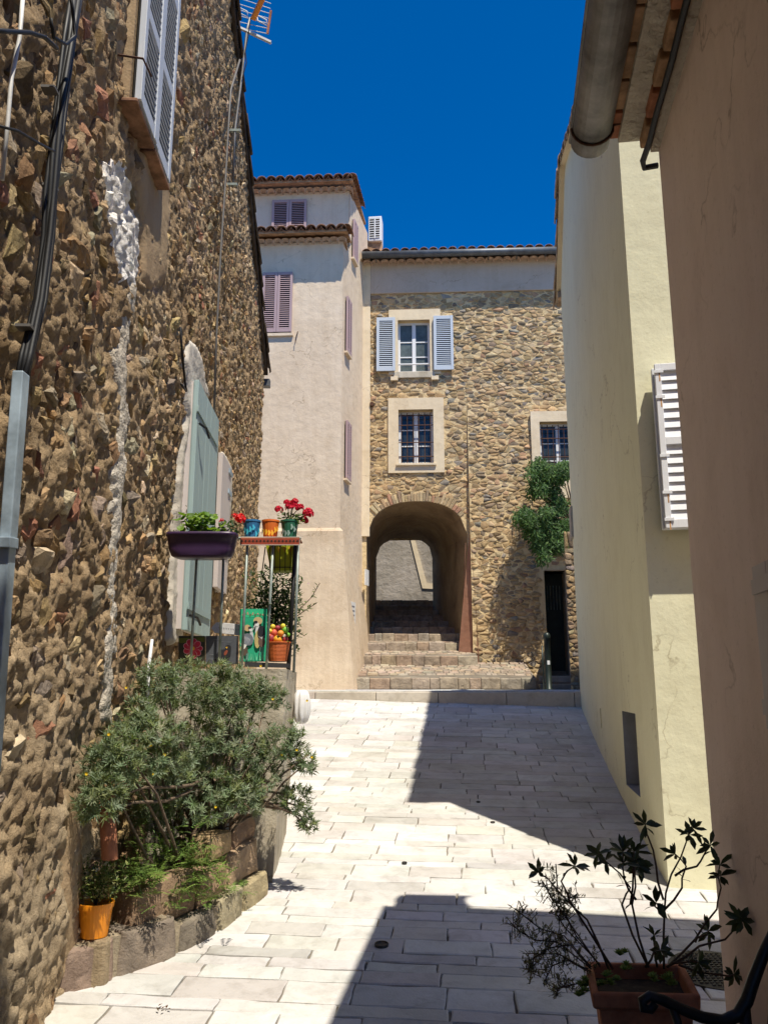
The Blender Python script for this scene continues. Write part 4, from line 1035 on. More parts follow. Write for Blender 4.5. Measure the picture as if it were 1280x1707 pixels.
# gutter, roof
MB().tube([PF.w(aL + 0.0, ztop - 0.01, 0.40), PF.w(aR, ztop - 0.01, 0.40)], 0.075, 10).build('eave_gutter', 'gutter', arch_house, smooth=True)
ro = eave_roof(arch_house, PF, aL, aR, ztop + 0.01, 0.34, 0.30, 2.0, 'rooftile', 0.21, 2)
MB().hexa([PF.w(aL, ztop + .71, -2.0), PF.w(aR, ztop + .71, -2.0), PF.w(aR, ztop + .0, -4.4), PF.w(aL, ztop + .0, -4.4)], [PF.w(aL, ztop + .76, -2.0), PF.w(aR, ztop + .76, -2.0), PF.w(aR, ztop + .05, -4.4), PF.w(aL, ztop + .05, -4.4)]).build('rear_slope', 'tilepale', ro)
g = MB()
for i in range(8):
    a = aL + 0.3 + i * 0.62; g.bar(PF.w(a, ztop - 0.0, 0.02), PF.w(a, ztop - 0.05, 0.40), 0.02, 0.02)
g.build('gutter_brackets', 'gutter', arch_house)
genoise(ro, PF, aL, aR, ztop - 0.075, 'rosetile', 0.16, 0.19)
# door in the shaded corner
m_ = MB(); m_.pbox(PR, dr[0] - 0.09, dr[0], 1.5, dr[3] + 0.09, -0.45, 0.01); m_.pbox(PR, dr[1], dr[1] + 0.09, 1.5, dr[3] + 0.09, -0.45, 0.01); m_.pbox(PR, dr[0], dr[1], dr[3], dr[3] + 0.09, -0.45, 0.009)
m_.build('door_frame', 'band', arch_house)
do = MB().pbox(PR, dr[0], dr[1], 1.5, dr[3], -0.48, -0.42).build('door', 'bollard', arch_house)
g = MB()
for i in range(6):
    a = dr[0] + 0.06 + (dr[1] - dr[0] - 0.12) * i / 5; g.tube([PR.w(a, dr[3] - 0.75, -0.41), PR.w(a, dr[3] - 0.25, -0.41)], 0.008, 5)
g.build('door_grille', 'greymetal', do)
MB().pbox(PR, dr[1] - 0.32, dr[1] - 0.05, dr[3] + 0.11, dr[3] + 0.19, 0.01, 0.03).build('door_plaque', 'concrete', arch_house)
MB().pbox(PR, dr[0] - 0.25, dr[1] + 0.5, 1.5, 1.70, -0.4, 0.75).build('doorstep', 'concrete', arch_house, bevel=0.015)
MB().pbox(PR, dr[0] - 0.2, dr[1] + 0.5, 1.5, 1.86, -0.45, 0.25).build('doorstep', 'concrete', arch_house, bevel=0.015)
MB().tube([PF.w(FA(620, 675)[0], FA(620, 675)[1], -0.02), PF.w(FA(620, 675)[0], FA(620, 675)[1], 0.08)], 0.045, 10).build('vent_pipe', 'rust', arch_house)
# rough stone pier closing the corner
pier = thing('stone_wall_end', (3.45, 14.3, 1.5), 'rough stone wall end between the dark doorway and the yellow house', 'wall')
PPR = Plane(at(949, 1100, 14.2).x, 14.2, 1, -0.1, 0, -1); pz = 4.0
c0_, c1_ = PPR.w(0, 0, 0), PPR.w(1.4, 0, 0); foot_ = [c0_, c1_, V((4.9, 16.78, 0)), V((at(954, 1100, 16.78).x, 16.78, 0))]  # hidden bulk behind the pier, added to shade the doorway and bollard
m_ = MB(); m_.hexa([V((p.x, p.y, 1.3)) for p in foot_], [V((p.x, p.y, pz)) for p in foot_], (0.26, 0.2, 0.13)); po = m_.build('core', 'rubble_mortar', pier)
for poly in cells(courses(0, 0.6, 1.5, pz, (0.05, 0.11), (0.07, 0.20)), 0.4, 1.5):
    if not poly: continue
    poly = clip(poly, 1, 0, 0.6); poly = clip(poly, -1, 0, 0) if len(poly) > 2 else []
    if len(poly) < 3 or area(poly) < 0.002: continue
    m_ = MB(); stone(m_, PPR, poly, 0.012, 0.006, jcol(R.choice(fcols), 0.15), tilt=0.25, ck=.12, rough=.35); m_.build('stone', 'rubble', po, smooth=True)

# house beyond the passage: roughcast wall with a raking string course
far = thing('roughcast_house', (0.6, 24.6, 3.4), 'sunlit grey roughcast house wall seen through the archway', 'house')
PW = Plane(-0.2, 24.4, 1, -0.10, 0, -1)
MB().hexa([PW.w(-4, 2.6, 0), PW.w(6, 2.6, 0), PW.w(6, 2.6, -3), PW.w(-4, 2.6, -3)], [PW.w(-4, 7.5, 0), PW.w(6, 7.5, 0), PW.w(6, 7.5, -3), PW.w(-4, 7.5, -3)]).build('wall', 'farwall', far)
m_ = MB(); m_.ppx(PW, [(683, 895), (690, 895), (711, 972), (724, 974), (724, 982), (704, 981)], 0.0, 0.035); m_.build('raking_moulding', 'quoin', far)

# ================================================================== YELLOW HOUSE
yellow = thing('yellow_house', (2.2, 6.5, 0.6), 'pale yellow rendered house with white shutter and grey wall niche', 'house')
def ygable(a):
    Y = PY.w(a, 0).y
    return 6.25 + 0.452 * (Y - 5.06) if Y < 9.7 else 8.347 - 0.415 * (Y - 9.7)
YL = (V((CURB_R.x, CURB_R.y, 0)) - PY.o).dot(PY.u) + 0.05
ni0, ni1 = PY.px(1062, 1250)[0], PY.px(1040, 1250)[0]
nh0, nh1 = PY.px(1052, 1318)[1], PY.px(1050, 1184)[1]
niche = (min(ni0, ni1), max(ni0, ni1), PY.px(1062, 1325)[1], PY.px(1060, 1190)[1])
m_ = MB(); wall_sheet(m_, PY, 0, YL, lambda a: gz(PY.w(a, 0).y) - 0.2, ygable, [niche], step=0.25)
wall_sheet(m_, PYF, 0, 3.2, lambda a: 0.2, lambda a: 6.25)
E_ = PY.w(YL, 0)
m_.quad(E_ + V((0, 0, 1)), V((E_.x + 4, E_.y - .8, 1)), V((E_.x + 4, E_.y - .8, ygable(YL))), V((E_.x, E_.y, ygable(YL))))
m_.quad(PYF.w(3.2, 0.2), PYF.w(3.2, 0.2, -6.6), PYF.w(3.2, 6.25, -6.6), PYF.w(3.2, 6.25))
m_.build('wall', 'yellow', yellow)
m_ = MB(); reveal(m_, PY, niche, 0.12); m_.build('niche', 'grey', yellow)
m_ = MB()
def yv(Y, d, dz): 
    a = (Y - PY.o.y) / PY.u.y; p = PY.w(a, 0, d); return V((p.x, Y, ygable(a) + dz))
for ya, yb in ((4.75, 9.7), (9.7, 11.85)):
    m_.hexa([yv(ya, .07, 0), yv(yb, .07, 0), yv(yb, -4.5, 0), yv(ya, -4.5, 0)], [yv(ya, .07, .05), yv(yb, .07, .05), yv(yb, -4.5, .05), yv(ya, -4.5, .05)])
yr = m_.build('roof', 'quoin', yellow)
Y = 4.75
while Y < 11.8:
    dY = 0.36; dvec = yv(Y, .1, 0) - yv(Y + dY, .1, 0)
    if Y > 9.5: dvec = -dvec
    s_ = R.uniform(-.02, .02)
    link('verge_tile', canal_mesh('palertile'), yr, mtx(dvec, V((-1, 0, 2)), yv(Y + (dY if Y <= 9.5 else 0), 0.01 + s_, 0.03 + R.uniform(0, .02)))); Y += dY
MB().pbox(PY, YL - 0.05, YL + 0.28, ygable(YL) - 0.12, ygable(YL) - 0.02, -0.3, 0.05).build('eave_end', 'palertile', yr)
# white shutter folded back beside the hidden window
sr = rect(PYF.off(.12), 1089, 609, 1206, 878)
sh = louvre(yellow, PYF, sr[0], sr[0] + 0.46, sr[2], sr[3], 0.105, 'whitewood', 15, (0.52,), 0.04, 0.036, fill=1.06, tilt=14, gap_shade=False)
MB().pbox(PYF, sr[0] - 0.012, sr[0] + 0.44, sr[2] + 0.004, sr[3] - 0.008, 0.045, 0.088).build('folded_leaf', 'whitewood', sh, bevel=.004)
for q in (0.05, 0.21, 0.43, 0.79, 0.95):
    hh = sr[2] + (sr[3] - sr[2]) * q
    MB().pbox(PYF, sr[0] - 0.006, sr[0] + 0.05, hh - 0.009, hh + 0.009, 0.1455, 0.152).build('hinge', 'whitewood', sh)
    if q != 0.43: MB().pbox(PYF, sr[0] + 0.022, sr[0] + 0.030, hh - 0.065, hh - 0.011, 0.1453, 0.146).build('rust_streak', 'ruststain', sh)
p0 = PY.px(1001, 1197); MB().pbox(PY, p0[0] - 0.06, p0[0] + 0.06, p0[1] - 0.10, p0[1] + 0.10, 0.0, 0.012).build('meter_cover', 'yellow', yellow, bevel=.004)
p0 = PY.px(953, 875); 
tag(MB().pbox(PY, p0[0] - 0.25, p0[0] + 0.1, p0[1] - 0.22, p0[1] + 0.22, 0.0, 0.03, (0.36, 0.32, 0.27)).build('wall_plate', 'paint'), 'small grey plaque on the shaded flank of the yellow house', 'plate')

# ================================================================== BROWN-PINK HOUSE on the right
pink = thing('brown_pink_house', (1.0, 2.0, 0.2), 'brown-pink rendered house in shade with zinc gutter and tiled eave', 'house')
zp = 3.93
m_ = MB(); wall_sheet(m_, PP, -4.2, 0, lambda a: -1.2, lambda a: zp + 0.25); wall_sheet(m_, PPE, 0, 3.4, lambda a: -0.5, lambda a: zp + 0.25 + a * 0.3)
m_.quad(PPE.w(3.4, -.5), PPE.w(3.4, -.5, -4.4), PPE.w(3.4, 5.2, -4.4), PPE.w(3.4, 5.2))
m_.build('wall', 'pink', pink)
aE = -3.95                                               # unseen wing behind the viewer, added to shade the rubble wall
m_ = MB(); c = [PP.w(aE, 0, 0), PP.w(aE, 0, -5), PP.w(-9, 0, -5), PP.w(-9, 0, 0)]
m_.hexa([V((p.x, p.y, -1.5)) for p in c], [V((p.x, p.y, 9.8)) for p in c]); m_.build('unseen_wing', 'pink', pink)
m_ = MB(); m_.hexa([PP.w(aE, zp + 0.10, 0.30), PP.w(0.04, zp + 0.10, 0.30), PP.w(-0.43, zp + 1.2, -3.4), PP.w(aE, zp + 1.2, -3.4)], [PP.w(aE, zp + 0.16, 0.30), PP.w(0.04, zp + 0.16, 0.30), PP.w(-0.43, zp + 1.26, -3.4), PP.w(aE, zp + 1.26, -3.4)])
pro = m_.build('roof', 'tilepale', pink)
MB().pbox(PP, aE, 0.02, zp + 0.045, zp + 0.095, 0.0, 0.165).build('mortar_course', 'seam', pro)
MB().pbox(PP, aE, 0.0, zp - 0.03, zp + 0.04, 0.0, 0.035).build('mortar_course', 'seam', pro)
a = 0.03
while a > -1.9:
    MB().pbox(PP, a - 0.17, a, zp + 0.07 + R.uniform(-.006, .006), zp + 0.11, 0.15, 0.29 + R.uniform(-.01, .01)).build('eave_tile', 'terracotta' if R.random() < .3 else 'tilepale', pro, bevel=.006)
    MB().pbox(PP, a - 0.155 - 0.03, a - 0.03, zp - 0.005 + R.uniform(-.006, .006), zp + 0.043, 0.03, 0.085 + R.uniform(-.01, .01)).build('eave_tile', 'terracotta' if R.random() < .5 else 'tilepale', pro, bevel=.008)
    a -= 0.19
a = 0.06
while a > -2.4:
    link('roof_tile', canal_mesh('rooftile'), pro, mtx(PP.n + V((0, 0, -.3)), V((0, 0, 1)), PP.w(a, zp + 0.33, -0.16))); a -= 0.2
# half-round zinc gutter
def gutter_mesh(P, a0, a1, h, d, r, t=0.006, n=12):
    m_ = MB(); pr = []
    for k in range(n + 1):
        th = math.pi + math.pi * k / n; pr.append((d + r * math.cos(th), h + r * math.sin(th)))
    inn = [(d + (x - d) * (1 - t / r), h + (y - h) * (1 - t / r)) for x, y in pr]
    loop = pr + inn[::-1]; vs = [P.w(a0, y, x) for x, y in loop] + [P.w(a1, y, x) for x, y in loop]; N = len(loop)
    m_.add(vs, [(i, (i + 1) % N, N + (i + 1) % N, N + i) for i in range(N)])
    for a_ in (a1,): m_.add([P.w(a_ - .002, y, x) for x, y in pr], [tuple(range(n + 1))])
    m_.tube([P.w(a0, h + 0.005, d + r), P.w(a1, h + 0.005, d + r)], 0.009, 6)
    return m_
gut = gutter_mesh(PP, -3.0, 0.03, zp + 0.07, 0.285, 0.085).build('gutter', 'zinc', pink, smooth=False)
gb = MB()
for a_ in (-0.07, -0.9):
    ring = [PP.w(a_, zp + 0.07 + 0.09 * math.sin(math.pi + math.pi * k / 10), 0.285 + 0.09 * math.cos(math.pi + math.pi * k / 10)) for k in range(11)]
    gb = MB().tube([PP.w(a_, zp + 0.085, 0.12)] + ring, 0.006, 6); gb.build('gutter_bracket', 'rust', gut)
# cable under the eave
pts_ = [PP.w(-2.2 + k * 0.16, zp - 0.06 + 0.008 * math.sin(k * 1.7), 0.06) for k in range(14)] + [PP.w(0.0, zp - 0.07, 0.07), PP.w(0.035, zp - 0.08, 0.06), PP.w(0.04, zp - 0.07, 0.0)]
tag(MB().tube(pts_, 0.013, 6).build('eave_cable', 'cable'), 'black cable running under the tiled eave of the brown-pink house', 'cable')
# plank shutter low on its wall at the frame edge
s0 = PP.px(1258, 1000, .065)[0]; hb_, ht_ = PP.px(1278, 1218, .065)[1], PP.px(1268, 936, .065)[1]
so = MB().pbox(PP, s0 - 0.5, s0, hb_, ht_, 0.03, 0.06).build('shutter', 'palewood', pink, bevel=.003)
for k in range(4): MB().pbox(PP, s0 - 0.12 * (k + 1), s0 - 0.12 * k - 0.004, hb_ + 0.004, ht_ - 0.004, 0.0605, 0.068).build('plank', 'palewood', so, bevel=.002)
for q in (0.86, 0.14): MB().pbox(PP, s0 - 0.4, s0 - 0.01, hb_ + (ht_ - hb_) * q - .02, hb_ + (ht_ - hb_) * q + .02, 0.0685, 0.075).build('hinge', 'palewood', so)

# ================================================================== AC unit on a chimney block
ch = thing('chimney_block', at(624, 425, 17.6), 'short reddish chimney block on the tiled roof under the cooling unit', 'chimney')
cY = 17.6; cA, cB = at(611, 425, cY), at(637, 400, cY)
m_ = MB(); m_.hexa([V((cA.x, cY, cA.z - .3)), V((cB.x, cY, cA.z - .3)), V((cB.x, cY + .4, cA.z - .3)), V((cA.x, cY + .4, cA.z - .3))], [V((cA.x, cY, cB.z)), V((cB.x, cY, cB.z)), V((cB.x, cY + .4, cB.z)), V((cA.x, cY + .4, cB.z))])
m_.build('stack', 'tilepale', ch, bevel=.01)
ac_t = thing('cooling_unit', at(625, 401, cY), 'white boxy air conditioner outdoor unit standing above the roof', 'air conditioner')
PA = Plane(at(614, 380, cY).x, cY - 0.05, 1, -0.1, 0, -1); ar = rect(PA, 614, 361, 636, 401)
MB().pbox(PA, ar[0], ar[1], ar[2], ar[3], -0.35, 0).build('housing', 'whitewood', ac_t, bevel=.015)
MB().pbox(PA, ar[0] + 0.04, ar[1] - 0.05, ar[2] + 0.07, ar[3] - 0.05, 0.0005, 0.004).build('grille_shade', 'dark', ac_t)  # dark plate on the housing, shade behind the grille put in as colour
for k in range(9):
    hh = ar[2] + 0.09 + (ar[3] - ar[2] - 0.16) * k / 8
    MB().pbox(PA, ar[0] + 0.035, ar[1] - 0.045, hh - 0.012, hh + 0.008, 0.004, 0.016).build('slat', 'whitewood', ac_t)
MB().pbox(PA, (ar[0] + ar[1]) / 2 - .015, (ar[0] + ar[1]) / 2 + .015, ar[2] + .06, ar[3] - .05, 0.0165, 0.022).build('grille_post', 'whitewood', ac_t)

# ================================================================== TERRACE with railing
terrace = thing('terrace', (-1.0, 5.6, 0.5), 'small raised terrace with pale concrete wall and thin metal railing', 'terrace')
tz = at(490, 1115, 5.15).z
tp = [(-0.655, 5.15), (-0.70, 6.2), (-0.98, 7.8), (-1.65, 7.8), (-1.56, 5.15)]
m_ = MB(); lo = [V((x, y, gz(y) - 0.2)) for x, y in tp]; hi = [V((x * 0.985 + 0.05 if i in (0, 1) else x, y, tz)) for i, (x, y) in enumerate(tp)]
mdl = [l.lerp(h, 0.9) for l, h in zip(lo, hi)]
def grid_face(m_, a, b, c, d, nx, ny, amp):
    vs = []; nrm = (b - a).cross(d - a).normalized()
    for j in range(ny + 1):
        for i in range(nx + 1):
            p = a.lerp(b, i / nx).lerp(d.lerp(c, i / nx), j / ny); e = 0 if i in (0, nx) or j in (0, ny) else 1
            vs.append(p + nrm * amp * e * (nz(p.x * 4, p.y * 4, p.z * 4) + 0.5 * nz(p.x * 11, p.y * 11, p.z * 11)))
    m_.add(vs, [(j * (nx + 1) + i, j * (nx + 1) + i + 1, (j + 1) * (nx + 1) + i + 1, (j + 1) * (nx + 1) + i) for j in range(ny) for i in range(nx)])
for i in range(len(tp)):
    j = (i + 1) % len(tp); grid_face(m_, lo[j], lo[i], hi[i], hi[j], 14, 18, 0.02)
grid_face(m_, hi[4], hi[0], hi[1], hi[1].lerp(hi[4], 1.0) if False else V((-1.56, 6.2, tz)), 8, 8, 0.01)
m_.add([hi[1], hi[2], hi[3], V((-1.56, 6.2, tz))], [(0, 1, 2, 3)])
m_.build('retaining_wall', 'concrete', terrace, smooth=True)
RY = 5.22
def rp(x, y): return at(x, y, RY)
rail_z = rp(450, 897).z
for (xt, yt, xb, yb) in ((330, 900, 318, 1106), (374, 900, 366, 1106), (413, 897, 403, 1108), (456, 897, 444, 1112), (498, 897, 490, 1114)):
    t_, b_ = rp(xt, yt), rp(xb, yb)
    MB().tube([V((b_.x, RY, tz - 0.02)), V((t_.x, RY, rail_z))], 0.0085, 8).build('railing_bar', 'greymetal', terrace, smooth=True)
MB().tube([V((rp(288, 897).x, RY, rail_z)), V((rp(500, 897).x, RY, rail_z))], 0.009, 8).build('top_rail', 'greymetal', terrace, smooth=True)
MB().tube([V((rp(500, 897).x, RY, rail_z)), V((-0.82, 7.0, rail_z))], 0.009, 8).build('top_rail', 'greymetal', terrace, smooth=True)
MB().tube([V((at(486, 897, RY + .2).x, RY + 0.2, tz)), V((at(493, 897, RY + .2).x, RY + 0.2, rail_z))], 0.014, 8).build('railing_post', 'iron', terrace, smooth=True)

# things on and around the terrace -------------------------------------------------
def leaf_blade(mb, p, d, up, L, w, col, fold=0.25, droop=0.0):
    d = d.normalized(); s = d.cross(up)
    s = s.normalized() if s.length > 1e-4 else d.orthogonal().normalized(); n = s.cross(d)
    m1 = p + d * L * 0.45 - n * droop * L * 0.2; tip = p + d * L - n * droop * L
    a = m1 + s * w / 2 + n * fold * w; b = m1 - s * w / 2 + n * fold * w
    mb.add([p, a, tip, m1, b], [(0, 1, 3), (1, 2, 3), (0, 3, 4), (3, 2, 4)], col)
def oval_leaf(mb, p, d, up, L, w, col, fold=0.2, droop=0.2):
    d = d.normalized(); s = d.cross(up); s = s.normalized() if s.length > 1e-4 else d.orthogonal().normalized(); n = s.cross(d)
    def st_(t, k): c = p + d * L * t - n * droop * L * t * t; return c, c + s * w / 2 * k + n * fold * w * k * .6, c - s * w / 2 * k + n * fold * w * k * .6
    a, b = st_(.32, .78), st_(.66, 1.0); tip = p + d * L - n * droop * L
    mb.add([p, a[0], a[1], a[2], b[0], b[1], b[2], tip], [(0, 2, 1), (0, 1, 3), (1, 2, 5, 4), (3, 1, 4, 6), (4, 5, 7), (6, 4, 7)], col)
def round_leaf(mb, c, nrm, r, col, n=7):
    x = nrm.orthogonal().normalized(); y = nrm.cross(x).normalized(); a0 = R.uniform(0, 6.28)
    vs = [c - nrm * r * 0.25] + [c + (x * math.cos(a0 + 6.28 * k / n) + y * math.sin(a0 + 6.28 * k / n)) * r * R.uniform(0.8, 1.1) for k in range(n)]
    mb.add(vs, [(0, 1 + k, 1 + (k + 1) % n) for k in range(n)], col)
def rdir(zmin=-1):
    while True:
        v = V((R.uniform(-1, 1), R.uniform(-1, 1), R.uniform(-1, 1)))
        if 0.05 < v.length < 1 and v.normalized().z > zmin: return v.normalized()
def geranium(mb, c, r, col=(0.75, 0.015, 0.02), n=26):
    for i in range(int(n * 1.5)):
        d = rdir(-0.35); p = c + d * r * R.uniform(0.75, 1.0)
        for k in range(5):
            t = 6.28 * k / 5 + i; x = d.orthogonal().normalized(); y = d.cross(x); e = (x * math.cos(t) + y * math.sin(t))
            leaf_blade(mb, p, e + d * 0.25, d, r * 0.40, r * 0.40, jcol(col, 0.2), 0.1)
# purple window box
box = thing('window_box', rp(345, 935), 'dark purple plastic window box with leafy plants hung on the railing', 'planter')
BX = Plane(rp(343, 915).x, RY - 0.10, 1, 0, 0, -1)
zt_, zb_ = rp(343, 895).z, rp(343, 935).z; wl = at(400, 900, RY - .1).x - at(343, 900, RY - .1).x
m_ = MB(); lv = [(0.70, zb_), (0.86, zb_ + 0.012), (0.93, zb_ + 0.05), (1.0, zt_ - 0.022)]
def oval(w_, dp, z, k=20):
    out = []
    for i in range(k):
        t = 6.283 * i / k; cx, sy = math.cos(t), math.sin(t); e = 0.45
        out.append(BX.w(w_ * math.copysign(abs(cx) ** e, cx), z, dp * math.copysign(abs(sy) ** e, sy)))
    return out
loops = [oval(wl * s, 0.085 * (0.75 + 0.25 * s), z) for s, z in lv] + [oval(wl * 1.03, 0.095, zt_ - 0.022), oval(wl * 1.03, 0.095, zt_), oval(wl * 0.98, 0.085, zt_), oval(wl * 0.97, 0.082, zt_ - 0.03)]
k = 20; vs = [p for l in loops for p in l]
m_.add(vs, [(i * k + j, i * k + (j + 1) % k, (i + 1) * k + (j + 1) % k, (i + 1) * k + j) for i in range(len(loops) - 1) for j in range(k)] + [tuple(range(k - 1, -1, -1))])
m_.build('trough', 'purple', box, smooth=True)
m_ = MB(); m_.add(oval(wl * 0.97, 0.082, zt_ - 0.025), [tuple(range(k))]); m_.build('soil', 'soil', box)
m_ = MB()
for i in range(150):
    c = at(R.gauss(335, 20), R.uniform(855, 893), RY - 0.1 + R.uniform(-.07, .07)); round_leaf(m_, c, (rdir(0.0) + V((0, -.4, .5))).normalized(), R.uniform(0.014, 0.030), jcol(R.choice([(0.16, 0.26, 0.03), (0.11, 0.20, 0.03), (0.21, 0.31, 0.05)]), 0.15))
m_.build('foliage', 'leaf', box)
m_ = MB()
for i in range(70):
    c = at(R.uniform(365, 400), R.uniform(868, 893), RY - 0.1 + R.uniform(-.06, .06)); round_leaf(m_, c, (rdir(0) + V((0, -.4, .4))).normalized(), R.uniform(0.008, 0.015), jcol((0.06, 0.10, 0.04), 0.3))
for i in range(40):
    c = at(R.uniform(288, 315), R.uniform(845, 893), RY - 0.1 + R.uniform(-.06, .06)); leaf_blade(m_, c, rdir(-.2), V((0, 0, 1)), 0.03, 0.008, jcol((0.14, 0.13, 0.08), 0.3))
m_.build('dark_foliage', 'leaf', box)
for (x, y, dy, r_, c_, n_) in ((401, 866, .1, .036, (0.72, 0.02, 0.02), 22), (369, 868, .1, .016, (0.72, 0.02, 0.03), 10), (392, 861, .12, .022, (0.74, 0.02, 0.02), 10), (371, 888, .14, .012, (0.45, 0.05, 0.15), 8)):
    m_ = MB(); geranium(m_, at(x, y, RY - dy), r_, c_, n_); m_.build('flower_head', 'petal', box)
# decorated shelf over the railing
shelf = thing('flower_shelf', rp(450, 905), 'narrow metal flower shelf with red pierced trim on top of railing', 'shelf')
z0, z1 = rp(450, 909).z, rp(450, 897).z; xa, xb = rp(402, 900).x, rp(500, 900).x
MB().hexa([V((xa, RY - .02, z1 - .006)), V((xb, RY - .02, z1 - .006)), V((xb, RY + .17, z1 - .006)), V((xa, RY + .17, z1 - .006))], [V((xa, RY - .02, z1 + .002)), V((xb, RY - .02, z1 + .002)), V((xb, RY + .17, z1 + .002)), V((xa, RY + .17, z1 + .002))]).build('board', 'terracotta', shelf)
Q = Plane(xa, RY - .021, 1, 0, 0, -1); m_ = MB(); m_.pbox(Q, 0, xb - xa, z0, z1 - .007, 0, .006, (0.30, 0.05, 0.02))
for i in range(16): 
    a = (xb - xa) * (i + .5) / 16; m_.prism(Q, [(a - .007, (z0 + z1) / 2), (a, (z0 + z1) / 2 - .008), (a + .007, (z0 + z1) / 2), (a, (z0 + z1) / 2 + .008)], .006, .008, (0.02, 0.015, 0.01))
m_.pbox(Q, 0, xb - xa, z0 - .004, z0 - .0005, 0, .012, (0.5, 0.47, 0.42)); m_.build('pierced_trim', 'paint', shelf)
SHZ = z1 + .002; SY = RY + 0.07
def pot(root, x0, x1, ytop, col, paint, ybot=894, Y=SY):
    cx = (at(x0, 880, Y).x + at(x1, 880, Y).x) / 2; r = (at(x1, 880, Y).x - at(x0, 880, Y).x) / 2; zt = at(450, ytop, Y).z; zb = SHZ
    m_ = MB(); m_.lathe((cx, Y, 0), [(r * .72, zb + .001), (r * .95, zt - .012), (r * 1.0, zt - .012), (r * 1.0, zt), (r * .9, zt), (r * .88, zt - .02)], 18, col)
    m_.build('pot', 'paint', root, smooth=False)
    m_ = MB(); Q = Plane(cx, Y - r * 0.9, 1, 0, 0, -1)
    for k in range(7):
        th = math.radians(-60 + 20 * k); r_ = r * .90; hh = zb + (zt - zb) * R.uniform(.25, .6)
        c = V((cx + r_ * math.sin(th), Y - r_ * math.cos(th), hh)); n = V((math.sin(th), -math.cos(th), 0)); x = V((math.cos(th), math.sin(th), 0)); z = V((0, 0, 1))
        pts = [c + n * .003 + (x * math.cos(t) * (.6 + .4 * math.cos(3 * t)) + z * math.sin(t) * 1.5) * r * .22 for t in [6.28 * i / 9 for i in range(9)]]
        m_.add(pts + [p + n * .001 for p in pts], [tuple(range(9, 18))], jcol(paint, .15))
    m_.build('painted_motif', 'paint', root); return cx, zt, r
t_ = thing('flower_pot', rp(420, 895), 'small blue painted flower pot, leftmost on the flower shelf', 'flower pot'); pot(t_, 405, 435, 868, (0.03, 0.16, 0.33), (0.05, 0.45, 0.6))
t_ = thing('flower_pot', rp(450, 895), 'orange painted flower pot in the middle of the flower shelf', 'flower pot'); pot(t_, 436, 466, 868, (0.72, 0.16, 0.02), (0.85, 0.45, 0.03))
t_ = thing('potted_geranium', rp(482, 895), 'green pot with bright red geranium at the end of the shelf', 'potted plant'); cx, zt, r = pot(t_, 468, 498, 868, (0.02, 0.13, 0.07), (0.25, 0.35, 0.3))
for (x, y, rr) in ((487, 845, .042), (465, 850, .028), (500, 846, .026), (514, 856, .036), (508, 868, .026), (478, 838, .022), (492, 836, .022)):
    p = at(x, y, SY + R.uniform(-.03, .03)); m_ = MB(); geranium(m_, p, rr, (0.62, 0.01, 0.045), 30); m_.build('flower_head', 'petal', t_); MB().tube([V((cx, SY, zt - .02)), (p + V((cx, SY, zt))) / 2 + V((0, 0, .01)), p], .003, 5, (0.08, 0.13, 0.04)).build('stem', 'paint', t_)
m_ = MB()
for i in range(60):
    round_leaf(m_, at(R.uniform(464, 508), R.uniform(855, 873), SY + R.uniform(-.05, .05)), (rdir(0) + V((0, -.5, .5))).normalized(), R.uniform(.010, .017), jcol((0.10, 0.15, 0.04), .3))
m_.build('foliage', 'leaf', t_)
# yellow-green hanging trough behind the bars
t_ = thing('hanging_trough', rp(465, 950), 'yellow-green painted trough hanging in wire behind the railing bars', 'planter')
Q = Plane(at(443, 930, 5.45).x, 5.45, 1, 0, 0, -1); m_ = MB(); qa = at(490, 930, 5.45).x - at(443, 930, 5.45).x
hz0, hz1 = at(465, 951, 5.45).z, at(465, 908, 5.45).z
m_.hexa([Q.w(.035, hz0, -.12), Q.w(qa - .02, hz0, -.12), Q.w(qa - .02, hz0, 0), Q.w(.035, hz0, 0)], [Q.w(0, hz1, -.14), Q.w(qa, hz1, -.14), Q.w(qa, hz1, .02), Q.w(0, hz1, .02)], (0.42, 0.48, 0.02))
m_.build('trough', 'paint', t_); m_ = MB()
for k in range(5):
    a = .03 + (qa - .05) * k / 4; m_.tube([Q.w(a, hz0 - .01, .01), Q.w(a, hz1, .03)], .003, 5)
m_.tube([Q.w(.02, hz0 + .02, .015), Q.w(qa, hz0 + .02, .015)], .003, 5); m_.tube([Q.w(.0, hz1 - .02, .03), Q.w(-.02, hz0 - .03, .02), Q.w(.04, hz0 - .1, .02)], .004, 5); m_.build('wire_cradle', 'iron', t_)
m_ = MB(); 
for k in range(4): m_.prism(Q, [(.03 + k * .04, hz1 - .02), (.05 + k * .04, hz1 - .06), (.06 + k * .04, hz1 - .02)], .022, .024, jcol((0.7, 0.42, 0.03), .2))
m_.build('painted_motif', 'paint', t_)
